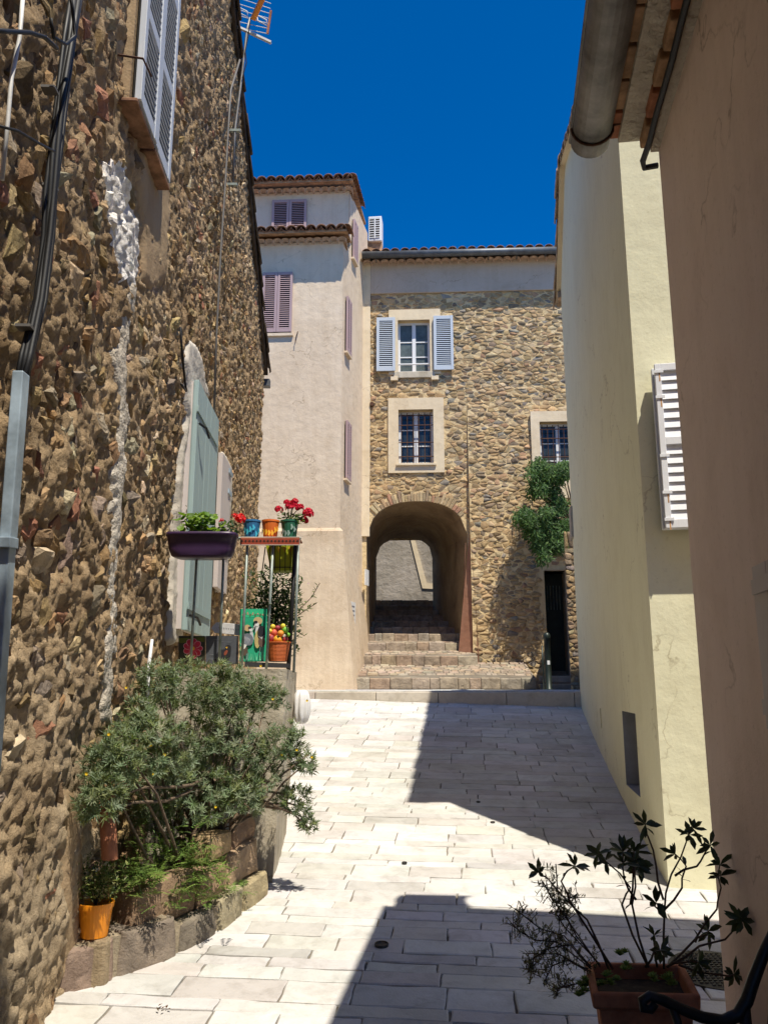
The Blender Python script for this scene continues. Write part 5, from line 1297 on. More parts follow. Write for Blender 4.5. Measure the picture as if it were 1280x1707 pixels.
# leafy potted bush behind the railing
t_ = thing('leafy_bush', at(455, 1100, 5.7), 'dark green leafy bush behind the railing with a twig reaching right', 'bush')
m_ = MB(); bt = MB(); bc = at(455, 1040, 5.7)
for i in range(2600):
    x, y = R.gauss(458, 26), R.gauss(1020, 40)
    if not (405 < x < 500 and 945 < y < 1095): continue
    p = at(x, y, 5.7 + R.gauss(0, .12)); leaf_blade(m_, p, rdir(-.5), V((0, 0, 1)), R.uniform(.03, .05), R.uniform(.014, .024), jcol(R.choice([(0.05, 0.085, 0.025), (0.07, 0.11, 0.03), (0.035, 0.06, 0.02)]), .25))
for tw in ([(470, 1040), (500, 1015), (520, 995), (533, 972)], [(470, 1045), (505, 1020), (528, 1005)], [(465, 1060), (490, 1050), (508, 1060)], [(470, 1020), (495, 985), (505, 965)], [(455, 1080), (460, 1040), (440, 990), (420, 965)]):
    P_ = [at(x, y, 5.7 + .05 * i) for i, (x, y) in enumerate(tw)]; bt.tube(P_, .003, 5)
    for i in range(26):
        k = R.randint(0, len(P_) - 2); p = P_[k].lerp(P_[k + 1], R.random()); leaf_blade(m_, p, rdir(-.3), V((0, 0, 1)), R.uniform(.03, .045), R.uniform(.012, .02), jcol((0.09, 0.14, 0.04), .3))
bt.tube([at(455, 1100, 5.7), at(457, 1060, 5.7), at(462, 1010, 5.7)], .008, 6); bt.build('stem', 'stem', t_); m_.build('foliage', 'leaf', t_)
m_ = MB()
for (x, y) in ((417, 960), (410, 958), (514, 973)): geranium(m_, at(x, y, 5.6), .008, (0.6, 0.4, 0.55), 5)
m_.build('pale_blossoms', 'petal', t_)
# painted boards
def board(x0, y0, x1, y1, col, label, prints, P=PB, tilt=0.0):
    t_ = thing('painted_board', at((x0 + x1) / 2, y1, 5.3), label, 'painting')
    m_ = MB(); m_.ppx(P, [(x0, y1), (x1, y1), (x1 + tilt, y0), (x0 + tilt, y0)], -0.012, 0.0, col); m_.build('panel', 'paint', t_, bevel=.002)
    m_ = MB(); d = 0.0006
    for pts, c in prints:
        m_.add([P.w(*P.px(x, y), d) for x, y in pts], [tuple(range(len(pts)))], c); d += 0.00025
    m_.build('painting', 'paint', t_); return t_
def ell(cx, cy, rx, ry, rot=0.0, n=14, a0=0, a1=6.2832):
    c, s = math.cos(rot), math.sin(rot); o_ = []
    for i in range(n):
        t = a0 + (a1 - a0) * i / (n if a1 - a0 > 6 else n - 1); x, y = rx * math.cos(t), ry * math.sin(t); o_.append((cx + x * c - y * s, cy + x * s + y * c))
    return o_
gr = (0.02, 0.36, 0.19); W_ = (0.75, 0.74, 0.70); K = (0.02, 0.02, 0.025); G_ = (0.16, 0.18, 0.21); T_ = (0.55, 0.40, 0.20)
crane = [([(402, 1029), (443, 1029), (444, 1017), (403, 1017)], (0.03, 0.48, 0.22))]
for i in range(9): x = 405 + i * 4.2; crane.append((ell(x, 1024 + R.uniform(-1.5, 1.5), 1.3, R.uniform(1.5, 3), R.uniform(-.6, .6), 8), (0.12, 0.10, 0.05) if i % 2 else (0.45, 0.30, 0.2)))
for i in range(22): x = R.uniform(404, 440); crane.append(([(x, 1101), (x + 1.0, 1101), (x + R.uniform(-3, 3), R.uniform(1084, 1094))], jcol((0.20, 0.60, 0.36), .2)))
crane += [(ell(413, 1047, 5.5, 5.5), T_), (ell(430.5, 1035, 7.5, 6.5), T_)]
crane += [([(418, 1052), (422, 1053), (424, 1066), (419, 1068), (417, 1058)], (0.55, 0.57, 0.58)), (ell(414, 1066, 9, 10.5, -.35), G_), (ell(410, 1070, 6, 9, .5), (0.22, 0.24, 0.28)), ([(402, 1073), (412, 1075), (408, 1084), (404, 1079)], W_), ([(401, 1077), (408, 1084), (406, 1088), (402, 1085)], (0.42, 0.38, 0.16)), ([(402, 1086), (413, 1078), (414, 1088), (408, 1094)], (0.10, 0.07, 0.05)),
          ([(411, 1090), (412.4, 1090), (411.4, 1101), (410.4, 1101)], G_), ([(414, 1088), (415.4, 1088), (413.6, 1101), (412.6, 1101)], G_), (ell(419, 1050, 3.2, 3), W_), (ell(417.5, 1046.5, 3, 2), K), ([(421, 1049), (427, 1045.5), (421.5, 1051.5)], (0.45, 0.46, 0.46))]
crane += [([(428, 1043), (433, 1043), (431, 1056), (427, 1060), (426, 1052)], (0.6, 0.6, 0.58)), (ell(430, 1066, 5, 15, .05), (0.50, 0.40, 0.16)), (ell(436.5, 1056, 6.8, 13, .0), K), (ell(437, 1070, 6, 9), (0.13, 0.08, 0.06)), ([(431, 1060), (436, 1063), (441, 1059), (437, 1066)], (0.5, 0.5, 0.5)), (ell(429, 1041, 3.6, 3.2), W_), (ell(427, 1037.5, 3.4, 2.6), K), ([(426, 1040), (422.5, 1047), (428.5, 1043.5)], (0.5, 0.5, 0.5)),
          ([(434, 1079), (435.3, 1079), (433.5, 1093), (432.5, 1093)], G_), ([(438, 1078), (439.3, 1078), (438, 1093), (437, 1093)], G_)]
for i in range(6): crane.append(([(407 + i * 2, 1060 + i), (408 + i * 2, 1060 + i), (404 + i * 2.2, 1072 + i)], (0.45, 0.46, 0.48)))
board(400, 1015, 445, 1103, gr, 'green board painted with two crested cranes, leaning behind railing bars', crane)
fl = [([(299, 1064), (341, 1062), (341, 1070), (299, 1072)], (0.10, 0.11, 0.01))]
for k in range(9):
    t = 6.28 * k / 9; fl.append((ell(322 + 10 * math.cos(t), 1081 + 10.5 * math.sin(t), 6.6, 5.4, t), (0.62, 0.30, 0.33))); fl.append((ell(322 + 10 * math.cos(t), 1081 + 10.5 * math.sin(t), 5.7, 4.5, t), jcol((0.42, 0.02, 0.05), .2)))
for k in range(6):
    t = 6.28 * k / 6 + .3; fl.append((ell(322 + 5 * math.cos(t), 1081 + 5 * math.sin(t), 4.0, 3.0, t), jcol((0.55, 0.05, 0.09), .2)))
fl.append((ell(322, 1081, 3.4, 3.4), (0.75, 0.42, 0.03)))
board(298, 1060, 342, 1106, (0.03, 0.028, 0.015), 'dark board painted with a big red dahlia flower, leaning on railing', fl)
bb = [([(344, 1060), (397, 1060), (397, 1106), (344, 1106)], (0.075, 0.08, 0.09))]
for i in range(14): x, y = R.uniform(346, 380), R.uniform(1063, 1102); bb.append(([(x, y), (x + R.uniform(8, 16), y + R.uniform(-1, 1)), (x + 8, y + 1)], (0.15, 0.16, 0.17)))
bb += [(ell(372, 1092, 12, 9, -.5), K), (ell(381, 1080, 5, 5), K), ([(386, 1078), (380, 1090), (372, 1098), (365, 1106), (378, 1104), (385, 1092)], (0.018, 0.018, 0.02)), ([(376, 1079), (380, 1078), (379, 1081.5)], (0.7, 0.4, 0.03)), ([(358, 1100), (366, 1094), (364, 1104)], K), (ell(377, 1088, 2.5, 5, .5), (0.25, 0.06, 0.03))]
board(343, 1060, 397, 1107, (0.075, 0.08, 0.09), 'slate grey board painted with a blackbird, leaning on railing', bb)
t_ = tag(MB().ppx(PB.off(-0.05), [(352, 1047), (361, 1037), (402, 1041), (400, 1059), (358, 1055)], -0.012, 0.0, (0.62, 0.61, 0.60)).build('arrow_sign', 'paint', bevel=.002), 'white wooden arrow-shaped sign above the blackbird painting', 'sign')
pr = MB()
for i in range(9): pr.add([PB.off(-.05).w(*PB.off(-.05).px(x, y), .001) for x, y in ((364 + i * 4, 1045 + R.uniform(-.5, .5) + i * .4), (367 + i * 4, 1046 + i * .4), (366 + i * 4, 1049 + i * .4))], [(0, 1, 2)], (0.35, 0.34, 0.35))
pr.build('faded_lettering', 'paint', t_)
# fruit basket
t_ = thing('fruit_basket', at(463, 1103, 5.34), 'orange wicker basket heaped with colourful fruit on the terrace edge', 'basket')
bY = 5.36; cb = at(463, 1103, bY); zt = at(463, 1072, bY).z; rT = at(483, 1072, bY).x - at(463, 1072, bY).x; rB = rT * .74
m_ = MB(); prof = []
for k in range(29):
    f = k / 28; prof.append((rB + (rT - rB) * f + (.0016 if k % 2 else 0), cb.z + (zt - cb.z) * f))
prof.append((rT * 1.06, zt)); prof.append((rT * 1.06, zt + .008)); prof.append((rT * .9, zt + .004))
m_.lathe((cb.x, bY, 0), prof, 20, (0.55, 0.13, 0.03)); m_.build('wicker', 'paint', t_)
fc = [(0.55, 0.10, 0.05), (0.75, 0.38, 0.03), (0.18, 0.50, 0.04), (0.30, 0.04, 0.05), (0.70, 0.55, 0.05), (0.65, 0.25, 0.03)]
fr_pos = [(452, 1064, 6, 3), (463, 1066, 7.5, 1), (476, 1066, 5, 3), (457, 1055, 6, 0), (468, 1056, 5.5, 5), (475, 1050, 6, 2), (450, 1052, 4.5, 4), (455, 1045, 4.5, 4), (463, 1047, 5, 3), (472, 1044, 4.5, 4), (480, 1058, 4, 2), (449, 1060, 4, 0), (459, 1072, 3.5, 2), (478, 1071, 3.5, 2), (470, 1072, 4, 1)]
for (x, y, r_, ci) in fr_pos:
    m_ = MB(); p = at(x, y, bY + R.uniform(-.03, .01)); q = r_ * .0038; m_.ball(p, q, q, q * R.uniform(.85, 1.1), jcol(fc[ci], .1), 12, 8); m_.build('fruit', 'paint', t_, smooth=True)
tag(MB().ppx(PB.off(.03), [(408, 1103), (482, 1106), (482, 1113), (408, 1111)], -.08, 0.0, (0.03, 0.03, 0.032)).build('plinth_slab', 'paint'), 'black flat slab under the crane painting and the fruit basket', 'slab')
# white pleated bag on the terrace flank
t_ = MB(); c = at(503, 1178, 5.95); n = 54; vs = []; rr = .056
for j in range(9):
    p = -1.35 + 2.7 * j / 8
    for k in range(n):
        th = 6.283 * k / n; q = 1 + .24 * abs(math.cos(th * 4.0)) ** 1.5 - .1 + .12 * nz(math.cos(th) * 2, j * .8, math.sin(th) * 2); vs.append(c + V((rr * math.cos(p) ** .6 * math.cos(th) * q, rr * math.cos(p) ** .6 * math.sin(th) * q, .118 * math.sin(p))))
t_.add(vs, [(j * n + k, j * n + (k + 1) % n, (j + 1) * n + (k + 1) % n, (j + 1) * n + k) for j in range(8) for k in range(n)] + [tuple(range(n - 1, -1, -1)), tuple(range(8 * n, 9 * n))])
tag(t_.build('plastic_bag', 'bag', smooth=True), 'white pleated plastic bag hanging on the side of the terrace wall', 'bag')

# ================================================================== flower bed: edging stones, shrub, pots
bed = thing('flower_bed', (-1.1, 4.4, 0.4), 'low stone-edged flower bed at the foot of the rubble wall', 'flower bed')
edge = [gp(72, 1665), gp(190, 1633), gp(300, 1590), gp(372, 1548), gp(448, 1488)]
def along(pts, t):
    L = [(pts[i + 1] - pts[i]).length for i in range(len(pts) - 1)]; s = t * sum(L)
    for i, l in enumerate(L):
        if s <= l or i == len(L) - 1: return pts[i].lerp(pts[i + 1], min(1, s / l)), (pts[i + 1] - pts[i]).normalized()
        s -= l
soilm = MB(); inner = [V((-1.45, 3.8, 0)), V((-1.5, 5.2, 0)), V((-0.7, 5.2, 0))]
sp_ = [V((p.x - .13, p.y + .10, gz(p.y) + .11)) for p in edge] + [V((p.x, p.y, gz(p.y) + .16)) for p in reversed(inner)]
soilm.add(sp_ , [tuple(range(len(sp_)))]); soilm.build('soil', 'soil', bed)
def edge_row(t0, t1, n, zlo, zhi, inset, thick, cols, jag=.03):
    ts = sorted([t0 + (t1 - t0) * (i + R.uniform(-.22, .22)) / n for i in range(1, n)]); ts = [t0] + ts + [t1]
    for ta, tb in zip(ts[:-1], ts[1:]):
        pa, da = along(edge, ta + .004); pb, db = along(edge, tb - .004); nn = V((0, 0, 1)).cross((pb - pa).normalized()); 
        if nn.x > 0: nn = -nn
        m_ = MB(); k = 4; vsb = []; topj = R.uniform(-jag, jag) * .6
        P_ = Plane(pa.x, pa.y, pb.x - pa.x, pb.y - pa.y, -nn.x, -nn.y); L = (V((pb.x, pb.y, 0)) - V((pa.x, pa.y, 0))).length; g = gz((pa.y + pb.y) / 2)
        sl = gz(pb.y) - gz(pa.y)
        poly = [(0.004, zlo + g - sl / 2), (L * .5, zlo + g + R.uniform(-.008, .008)), (L - .004, zlo + g + sl / 2), (L - .006, (zlo + zhi) / 2 + g + sl / 2), (L - R.uniform(.01, .03), zhi + g + topj + sl / 2), (L * R.uniform(.4, .6), zhi + g + topj + R.uniform(-.01, .02)), (R.uniform(.01, .03), zhi + g + R.uniform(-jag, jag) * .5 - sl / 2), (.006, (zlo + zhi) / 2 + g - sl / 2)]
        n_ = len(poly); cx, cy = centroid(poly); col = jcol(R.choice(cols), .15)
        rings_ = [(-thick - inset, 1.0), (-.015 - inset, 1.0), (-inset + R.uniform(0, .008), .90), (-inset + .008, .5)]
        vs = [P_.w(cx + (x - cx) * s, cy + (y - cy) * s, d + (.012 * nz(x * 14, y * 14, ta * 50) if ri else 0)) for ri, (d, s) in enumerate(rings_) for x, y in poly]
        fs = [(r_ * n_ + i, r_ * n_ + (i + 1) % n_, (r_ + 1) * n_ + (i + 1) % n_, (r_ + 1) * n_ + i) for r_ in range(3) for i in range(n_)] + [tuple(range(3 * n_, 4 * n_)), tuple(range(n_ - 1, -1, -1))]
        m_.add(vs, fs, col); m_.build('edging_stone', 'rubble', bed, smooth=False, bevel=.006)
ecols = [(0.34, 0.27, 0.18), (0.30, 0.24, 0.17), (0.38, 0.30, 0.20), (0.27, 0.22, 0.17)]
edge_row(0.0, 0.42, 2, -0.05, 0.175, 0.0, .2, ecols, .02)
edge_row(0.42, 1.0, 3, -0.05, 0.125, 0.0, .2, ecols, .03)
mk = MB(); ep = [along(edge, i / 16)[0] for i in range(17)]
for i in range(16):
    p, q = ep[i], ep[i + 1]; nn = V((0, 0, 1)).cross((q - p).normalized()); nn = -nn if nn.x > 0 else nn; t0_, t1_ = i / 16, (i + 1) / 16
    hh = lambda t: (.165 if t < .42 else .115) + .02 * nz(t * 9, 1, 1)
    mk.hexa([p + nn * .014 + V((0, 0, -.08)), q + nn * .014 + V((0, 0, -.08)), q + nn * .2 + V((0, 0, -.08)), p + nn * .2 + V((0, 0, -.08))], [p + nn * .016 + V((0, 0, hh(t0_))), q + nn * .016 + V((0, 0, hh(t1_))), q + nn * .2 + V((0, 0, hh(t1_) + .02)), p + nn * .2 + V((0, 0, hh(t0_) + .02))], (0.42, 0.35, 0.25))
mk.build('mortar_core', 'rubble_mortar', bed)
edge_row(0.26, 0.98, 3, 0.125, 0.30, 0.05, .15, [(0.38, 0.28, 0.17), (0.42, 0.31, 0.19), (0.35, 0.24, 0.15)], .06)
edge_row(0.62, 0.99, 2, 0.30, 0.43, 0.08, .12, [(0.38, 0.26, 0.16), (0.34, 0.22, 0.14)], .06)
# grey-green shrub
shrub = thing('daisy_shrub', (-1.05, 4.65, 0.7), 'big grey-green feathery daisy shrub sprawling over the flower bed', 'shrub')
clumps = [(330, 1150, 4.85, 95, 55), (262, 1140, 4.45, 40, 40), (240, 1255, 4.15, 85, 70), (385, 1170, 4.9, 70, 60), (370, 1255, 4.75, 80, 75), (190, 1275, 3.80, 52, 55), (300, 1330, 4.55, 90, 65), (168, 1335, 3.68, 40, 48), (445, 1165, 4.85, 38, 35), (470, 1240, 4.80, 42, 40), (505, 1270, 4.85, 24, 26), (490, 1335, 4.90, 34, 30), (512, 1375, 4.9, 16, 18), (440, 1290, 4.75, 34, 36), (400, 1335, 4.6, 45, 40), (232, 1190, 4.2, 28, 30)]
fol = MB(); br = MB(); trunk = [V((-1.02, 4.66, 0.55)), V((-1.0, 4.7, 0.85)), V((-0.96, 4.75, 1.15))]
br.tube(trunk, [.035, .03, .022], 8)
scols = [(0.15, 0.195, 0.105), (0.19, 0.235, 0.14), (0.13, 0.17, 0.085), (0.23, 0.27, 0.175), (0.19, 0.225, 0.09)]
for (x, y, Y, rx, ry) in clumps:
    c = at(x, y, Y); sx, sz = rx * Y / 1420, ry * Y / 1420; sy = (sx + sz) / 2 * .9
    base = trunk[R.randint(0, 2)] + V((R.uniform(-.03, .03), 0, 0)); 
    for k in range(max(2, int(rx / 16))):
        e = c + V((R.uniform(-.7, .7) * sx, R.uniform(-.7, .7) * sy, R.uniform(-.5, .6) * sz)); mdp = base.lerp(e, .5) + V((R.uniform(-.06, .06), R.uniform(-.05, .05), R.uniform(-.08, .02)))
        q = [base, base.lerp(mdp, .6) + V((0, 0, -.02)), mdp, mdp.lerp(e, .55) + V((R.uniform(-.02, .02), 0, .02)), e]; br.tube(q, [.013, .010, .008, .006, .003], 5)
    N = int(rx * ry * 0.11) + 16
    for i in range(N):
        d = rdir(-.7); rad = R.uniform(.35, 1.0) ** .6
        if nz(d.x * 2.3 + x, d.y * 2.3, d.z * 2.3 + y) < -.10: continue
        p = c + V((d.x * sx * rad, d.y * sy * rad, d.z * sz * rad)); ax = (d + V((0, -.1, .6)) + rdir() * .4).normalized(); u = ax.orthogonal().normalized(); v_ = ax.cross(u); col = jcol(R.choice(scols), .2)
        nl = R.randint(11, 16)
        for k in range(nl):
            th = 6.283 * k * .618; el = R.uniform(.1, 1.1); e = (u * math.cos(th) + v_ * math.sin(th)) * math.cos(el) + ax * math.sin(el)
            leaf_blade(fol, p + ax * R.uniform(-.02, .01), e, ax, R.uniform(.016, .046), R.uniform(.004, .009), jcol(col, .12), .2, R.uniform(-.1, .2))
fol.build('foliage', 'leaf', shrub); br.build('branches', 'bark', shrub, smooth=True)
m_ = MB()
for (x, y, Y) in ((182, 1224, 3.7), (275, 1258, 4.0), (252, 1242, 4.0), (257, 1290, 4.0), (435, 1110, 4.75), (495, 1250, 4.75), (520, 1262, 4.8), (470, 1258, 4.7), (211, 1146, 4.1), (455, 1165, 4.75), (512, 1168, 4.8), (145, 1290, 3.6), (360, 1345, 4.4)):
    c = at(x, y, Y)
    for k in range(11): leaf_blade(m_, c, V((math.cos(k * .571), -.4, math.sin(k * .571))), V((0, -1, 0)), .009, .004, (0.85, 0.60, 0.03), .1)
m_.build('yellow_flowers', 'petal', shrub)
# bright green leafy plant spilling over the edging
lush = thing('marigold_plant', gp(300, 1540), 'bright green ferny plant spilling over the stone edging', 'plant')
m_ = MB()
for (x, y, Y, rx, ry, nn_) in ((280, 1440, 4.35, 75, 45, 150), (230, 1465, 4.05, 45, 35, 80), (330, 1450, 4.45, 45, 40, 80), (370, 1472, 4.6, 32, 26, 40), (300, 1490, 4.3, 55, 24, 60), (265, 1400, 4.4, 40, 30, 50)):
    for i in range(nn_):
        p = at(x + R.gauss(0, rx * .5), y + R.gauss(0, ry * .5), Y + R.uniform(-.12, .12)); d = (rdir(-.4) + V((.2, -.6, .1))).normalized(); col = jcol(R.choice([(0.13, 0.20, 0.045), (0.17, 0.25, 0.06), (0.11, 0.17, 0.045)]), .2)
        L = R.uniform(.06, .10); sd = d.cross(V((0, 0, 1))).normalized()
        for k in range(6):
            q = p + d * L * k / 6 - V((0, 0, 1)) * L * .25 * (k / 6) ** 2
            for s_ in (-1, 1): leaf_blade(m_, q, d * .6 + sd * s_, V((0, 0, 1)), L * .42 * (1 - k / 9), L * .11, col, .15, .15)
        leaf_blade(m_, p + d * L * .8, d, V((0, 0, 1)), L * .4, L * .1, col)
    c = at(x, y, Y); MB().tube([V((c.x, c.y, gz(c.y) + .18)), c.lerp(V((c.x, c.y, gz(c.y) + .2)), .4) + V((.02, 0, 0)), c], .004, 5, (0.1, 0.13, 0.05)).build('stem', 'paint', lush)
m_.build('foliage', 'leaf', lush)
# orange pot
op = thing('orange_pot', gp(160, 1600), 'bright orange plastic pot with small leafy plant on the edging', 'potted plant')
oY = 3.90; c0 = at(157, 1560, oY); zt = at(160, 1503, oY).z; r0, r1 = .057, .074
m_ = MB(); H = zt - c0.z
m_.lathe((c0.x, oY, c0.z), [(r0, 0), (r1 * .97, H - .022), (r1 * 1.03, H - .022), (r1 * 1.06, H), (r1 * .95, H), (r1 * .92, H - .03)], 28); m_.build('pot', 'orange', op, smooth=False)
m_ = MB(); m_.lathe((c0.x, oY, c0.z + H - .03), [(r1 * .93, 0), (.02, .012)], 20); m_.build('soil', 'soil', op)
m_ = MB()
for i in range(750):
    x, y = R.gauss(163, 19), R.gauss(1477, 19)
    if y > 1506: continue
    leaf_blade(m_, at(x, y, oY - .03 + R.gauss(0, .03)), rdir(-.2), V((0, 0, 1)), R.uniform(.016, .032), R.uniform(.008, .014), jcol(R.choice([(0.10, 0.14, 0.035), (0.19, 0.21, 0.07), (0.07, 0.11, 0.03), (0.24, 0.24, 0.12)]), .25))
m_.build('foliage', 'leaf', op); m_ = MB()
for (x, y) in ((126, 1465), (130, 1477), (178, 1442), (160, 1450)): geranium(m_, at(x, y, oY - .03), .012, (0.75, 0.72, 0.70), 8)
m_.build('white_flowers', 'petal', op); m_ = MB()
for k in range(5): m_.tube([V((c0.x, oY, zt - .02)), at(140 + k * 8, 1470, oY)], .003, 5)
m_.build('stems', 'stem', op)
# seat of the pot: flat stone on the bed
MB().hexa([V((c0.x - .09, oY - .075, c0.z - .3)), V((c0.x + .085, oY - .07, c0.z - .3)), V((c0.x + .09, oY + .12, c0.z - .3)), V((c0.x - .09, oY + .12, c0.z - .3))], [V((c0.x - .085, oY - .07, c0.z - .006)), V((c0.x + .08, oY - .065, c0.z - .002)), V((c0.x + .085, oY + .11, c0.z - .002)), V((c0.x - .085, oY + .11, c0.z - .006))], (0.36, 0.28, 0.18)).build('flat_stone', 'rubble', bed, bevel=.02)
# standing clay roof tile and tiny picket fence
p0, p1 = at(184, 1432, 3.86), at(176, 1285, 3.84); ax = (p1 - p0)
tt = MB(); n = 8; vs = []
for f in (0, 1):
    for rr in (.036, .028):
        for k in range(n + 1):
            t = math.pi * k / n; vs.append(p0 + ax * f + V((rr * math.cos(t), -rr * math.sin(t), 0)))
q = n + 1; fs = []
for k in range(n): fs += [(k, k + 1, 2 * q + k + 1, 2 * q + k), (q + k, 3 * q + k, 3 * q + k + 1, q + k + 1), (2 * q + k, 2 * q + k + 1, 3 * q + k + 1, 3 * q + k)]
fs += [(0, 2 * q, 3 * q, q), (n, q + n, 3 * q + n, 2 * q + n)]
tt.add(vs, fs); tag(tt.build('clay_tile', 'terracotta', smooth=True), 'reddish clay tile standing upright among the grey shrub branches', 'tile')
pf = thing('picket_fence', at(355, 1415, 4.75), 'tiny white picket fence half hidden in the flower bed', 'fence')
for k in range(6):
    x = 334 + k * 9; y0, y1 = 1412 + (3 - k) * 1.0, 1358 + R.uniform(-2, 2)
    MB().ppx(Plane(0, 4.72, 1, .0, 0, -1), [(x - 2.6, y0), (x + 2.6, y0), (x + 2.6, y1 + 6), (x, y1), (x - 2.6, y1 + 6)], -.006, .002).build('picket', 'whitewood', pf)
for y in (1376, 1400): MB().ppx(Plane(0, 4.72, 1, .0, 0, -1), [(330, y), (382, y - 2), (382, y + 2), (330, y + 4)], -.012, -.0065).build('rail', 'whitewood', pf)
tag(MB().tube([at(254, 1066, 4.5), at(249, 1105, 4.48), at(247, 1142, 4.46), at(246, 1200, 4.45)], [.008, .010, .010, .010], 8).build('garden_stake', 'bag', smooth=True), 'thin white garden stake rising from the shrub against the wall', 'stake')

# ================================================================== cables, duct and antenna on the rubble wall
def wpts(pts, d): return [PL.w(*PL.px(x, y, d), d) for x, y in pts]
cbun = thing('cable_bundle', wpts([(60, 560)], .1)[0], 'thick bundle of black cables running down the rubble wall to the duct', 'cables')
for k, (off_, r) in enumerate(((-9, .009), (-3, .011), (3, .012), (8, .008), (0, .010))):
    base = [(130, -20), (120, 60), (104, 150), (93, 245), (88, 320), (82, 390), (66, 500), (48, 590), (38, 640)]
    pts_ = wpts([(x + off_ * (1 + .35 * math.sin(i * 1.9 + k)) , y) for i, (x, y) in enumerate(base)], .10 + .012 * (k % 3))
    MB().tube(pts_, r, 6).build('cable', 'cable', cbun, smooth=True)
tag(MB().tube(wpts([(40, -20), (34, 60), (20, 130), (14, 200), (4, 300)], .12), .007, 6).build('wall_cable', 'whitecable', smooth=True), 'thin white cable near the upper edge of the rubble wall', 'cable')
tag(MB().tube(wpts([(-20, 50), (10, 52), (50, 54), (75, 62), (95, 80)], .14), .008, 6).build('wall_cable', 'cable', smooth=True), 'short black cable crossing level at the top of the rubble wall', 'cable')
tag(MB().tube(wpts([(-10, 208), (30, 218), (60, 236), (90, 252)], .14), .005, 6).build('wall_cable', 'cable', smooth=True), 'thin black cable slanting into the cable bundle below the white cable', 'cable')
tag(MB().tube(wpts([(85, 30), (90, 62), (110, 74), (126, 60), (122, 20), (118, -10)], .17), .007, 6).build('wall_cable', 'cable', smooth=True), 'black cable hanging in a loop beside the cable bundle', 'cable')
tag(MB().tube(wpts([(301, 545), (304, 590), (309, 640), (311, 652), (302, 640)], .12), .008, 6).build('wall_cable', 'cable', smooth=True), 'short black cable hanging above the sage green plank shutter', 'cable')
tag(MB().tube(wpts([(400, 100), (385, 150), (381, 210), (376, 300), (368, 420), (361, 560), (357, 690)], .10), .010, 6).build('wall_cable', 'greycable', smooth=True), 'long dark cable dropping from the aerial mast down the rubble wall', 'cable')
dt = thing('cable_duct', wpts([(5, 1200)], .05)[0], 'pale grey-blue metal cable duct on the rubble wall at the frame edge', 'duct')
for (xa_, ya_, xb_, yb_) in ((36, 622, 14, 905), (13, 906, -14, 1290)):
    p, q = wpts([(xa_, ya_), (xb_, yb_)], .12); MB().bar(p, q, .036, .058, PL.u).build('duct_length', 'duct', dt, bevel=.004)
p, q = wpts([(13, 896), (12, 914)], .125); MB().bar(p, q, .046, .068, PL.u).build('joint_sleeve', 'duct', dt, bevel=.003)
for (x, y) in ((88, 150), (88, 312), (47, 546)):
    p = wpts([(x, y)], .11)[0]
    tag(MB().pbox(PL, (p - PL.o).dot(PL.u) - .022, (p - PL.o).dot(PL.u) + .022, p.z - .005, p.z + .005, .075, .126).build('cable_clip', 'greycable'), {150: 'uppermost metal clip holding the cable bundle on the rubble wall', 312: 'middle metal clip holding the cable bundle on the rubble wall', 546: 'lowest metal clip holding the cable bundle above the duct'}[y], 'clip')
# aerial
aerial = thing('aerial', at(389, 308, 7.03), 'television aerial with orange boom and grid reflector above rubble house verge', 'aerial')
aY_ = 7.0
mast = MB().tube([at(388, 312, aY_), at(392, 215, aY_), at(403, 130, aY_), at(412, 50, aY_), at(417, 30, aY_)], .012, 8).build('mast', 'zinc', aerial, smooth=True)
for (x, y) in ((386, 308), (391, 218)):
    p, q = at(x - 12, y, aY_), at(x + 10, y, aY_); MB().bar(p, q, .03, .025).build('mast_clamp', 'greymetal', aerial)
def ap(x, y, dy=0): return at(x, y, aY_ + dy)
m_ = MB()
for k in range(7):
    f = k / 6; p, q = ap(384 + 4 * f, -18 + 62 * f), ap(452 - 6 * f, 8 + 50 * f - 2); m_ = MB().tube([p, q], .0035, 5); m_.build('reflector_rod', 'whitecable', aerial)
MB().bar(ap(388, 41), ap(452, 71), .03, .02).build('reflector_bar', 'whitecable', aerial)
for (x0, y0, x1, y1) in ((381, -20, 386, 14), (452, 18, 446, 56)): MB().bar(ap(x0, y0), ap(x1, y1), .02, .02).build('end_bar', 'terracotta', aerial)
MB().bar(ap(442, -12, -.25), ap(422, 32, 0), .05, .04).build('boom', 'orange', aerial, bevel=.006)
for (x, y, s_) in ((405, 22, -1), (437, 36, 1)):
    q = [ap(x - 9, y - 11), ap(x + 7, y - 3), ap(x + 9, y + 7), ap(x - 7, y - 1), ap(x - 9, y - 11)]; MB().tube(q, .006, 6).build('dipole_loop', 'whitecable', aerial, smooth=True)
MB().tube([ap(418, 30, -.02), ap(414, 60, -.02), ap(409, 85, -.02), ap(411, 105, -.02), ap(404, 130, -.02)], .005, 5).build('aerial_lead', 'cable', aerial)

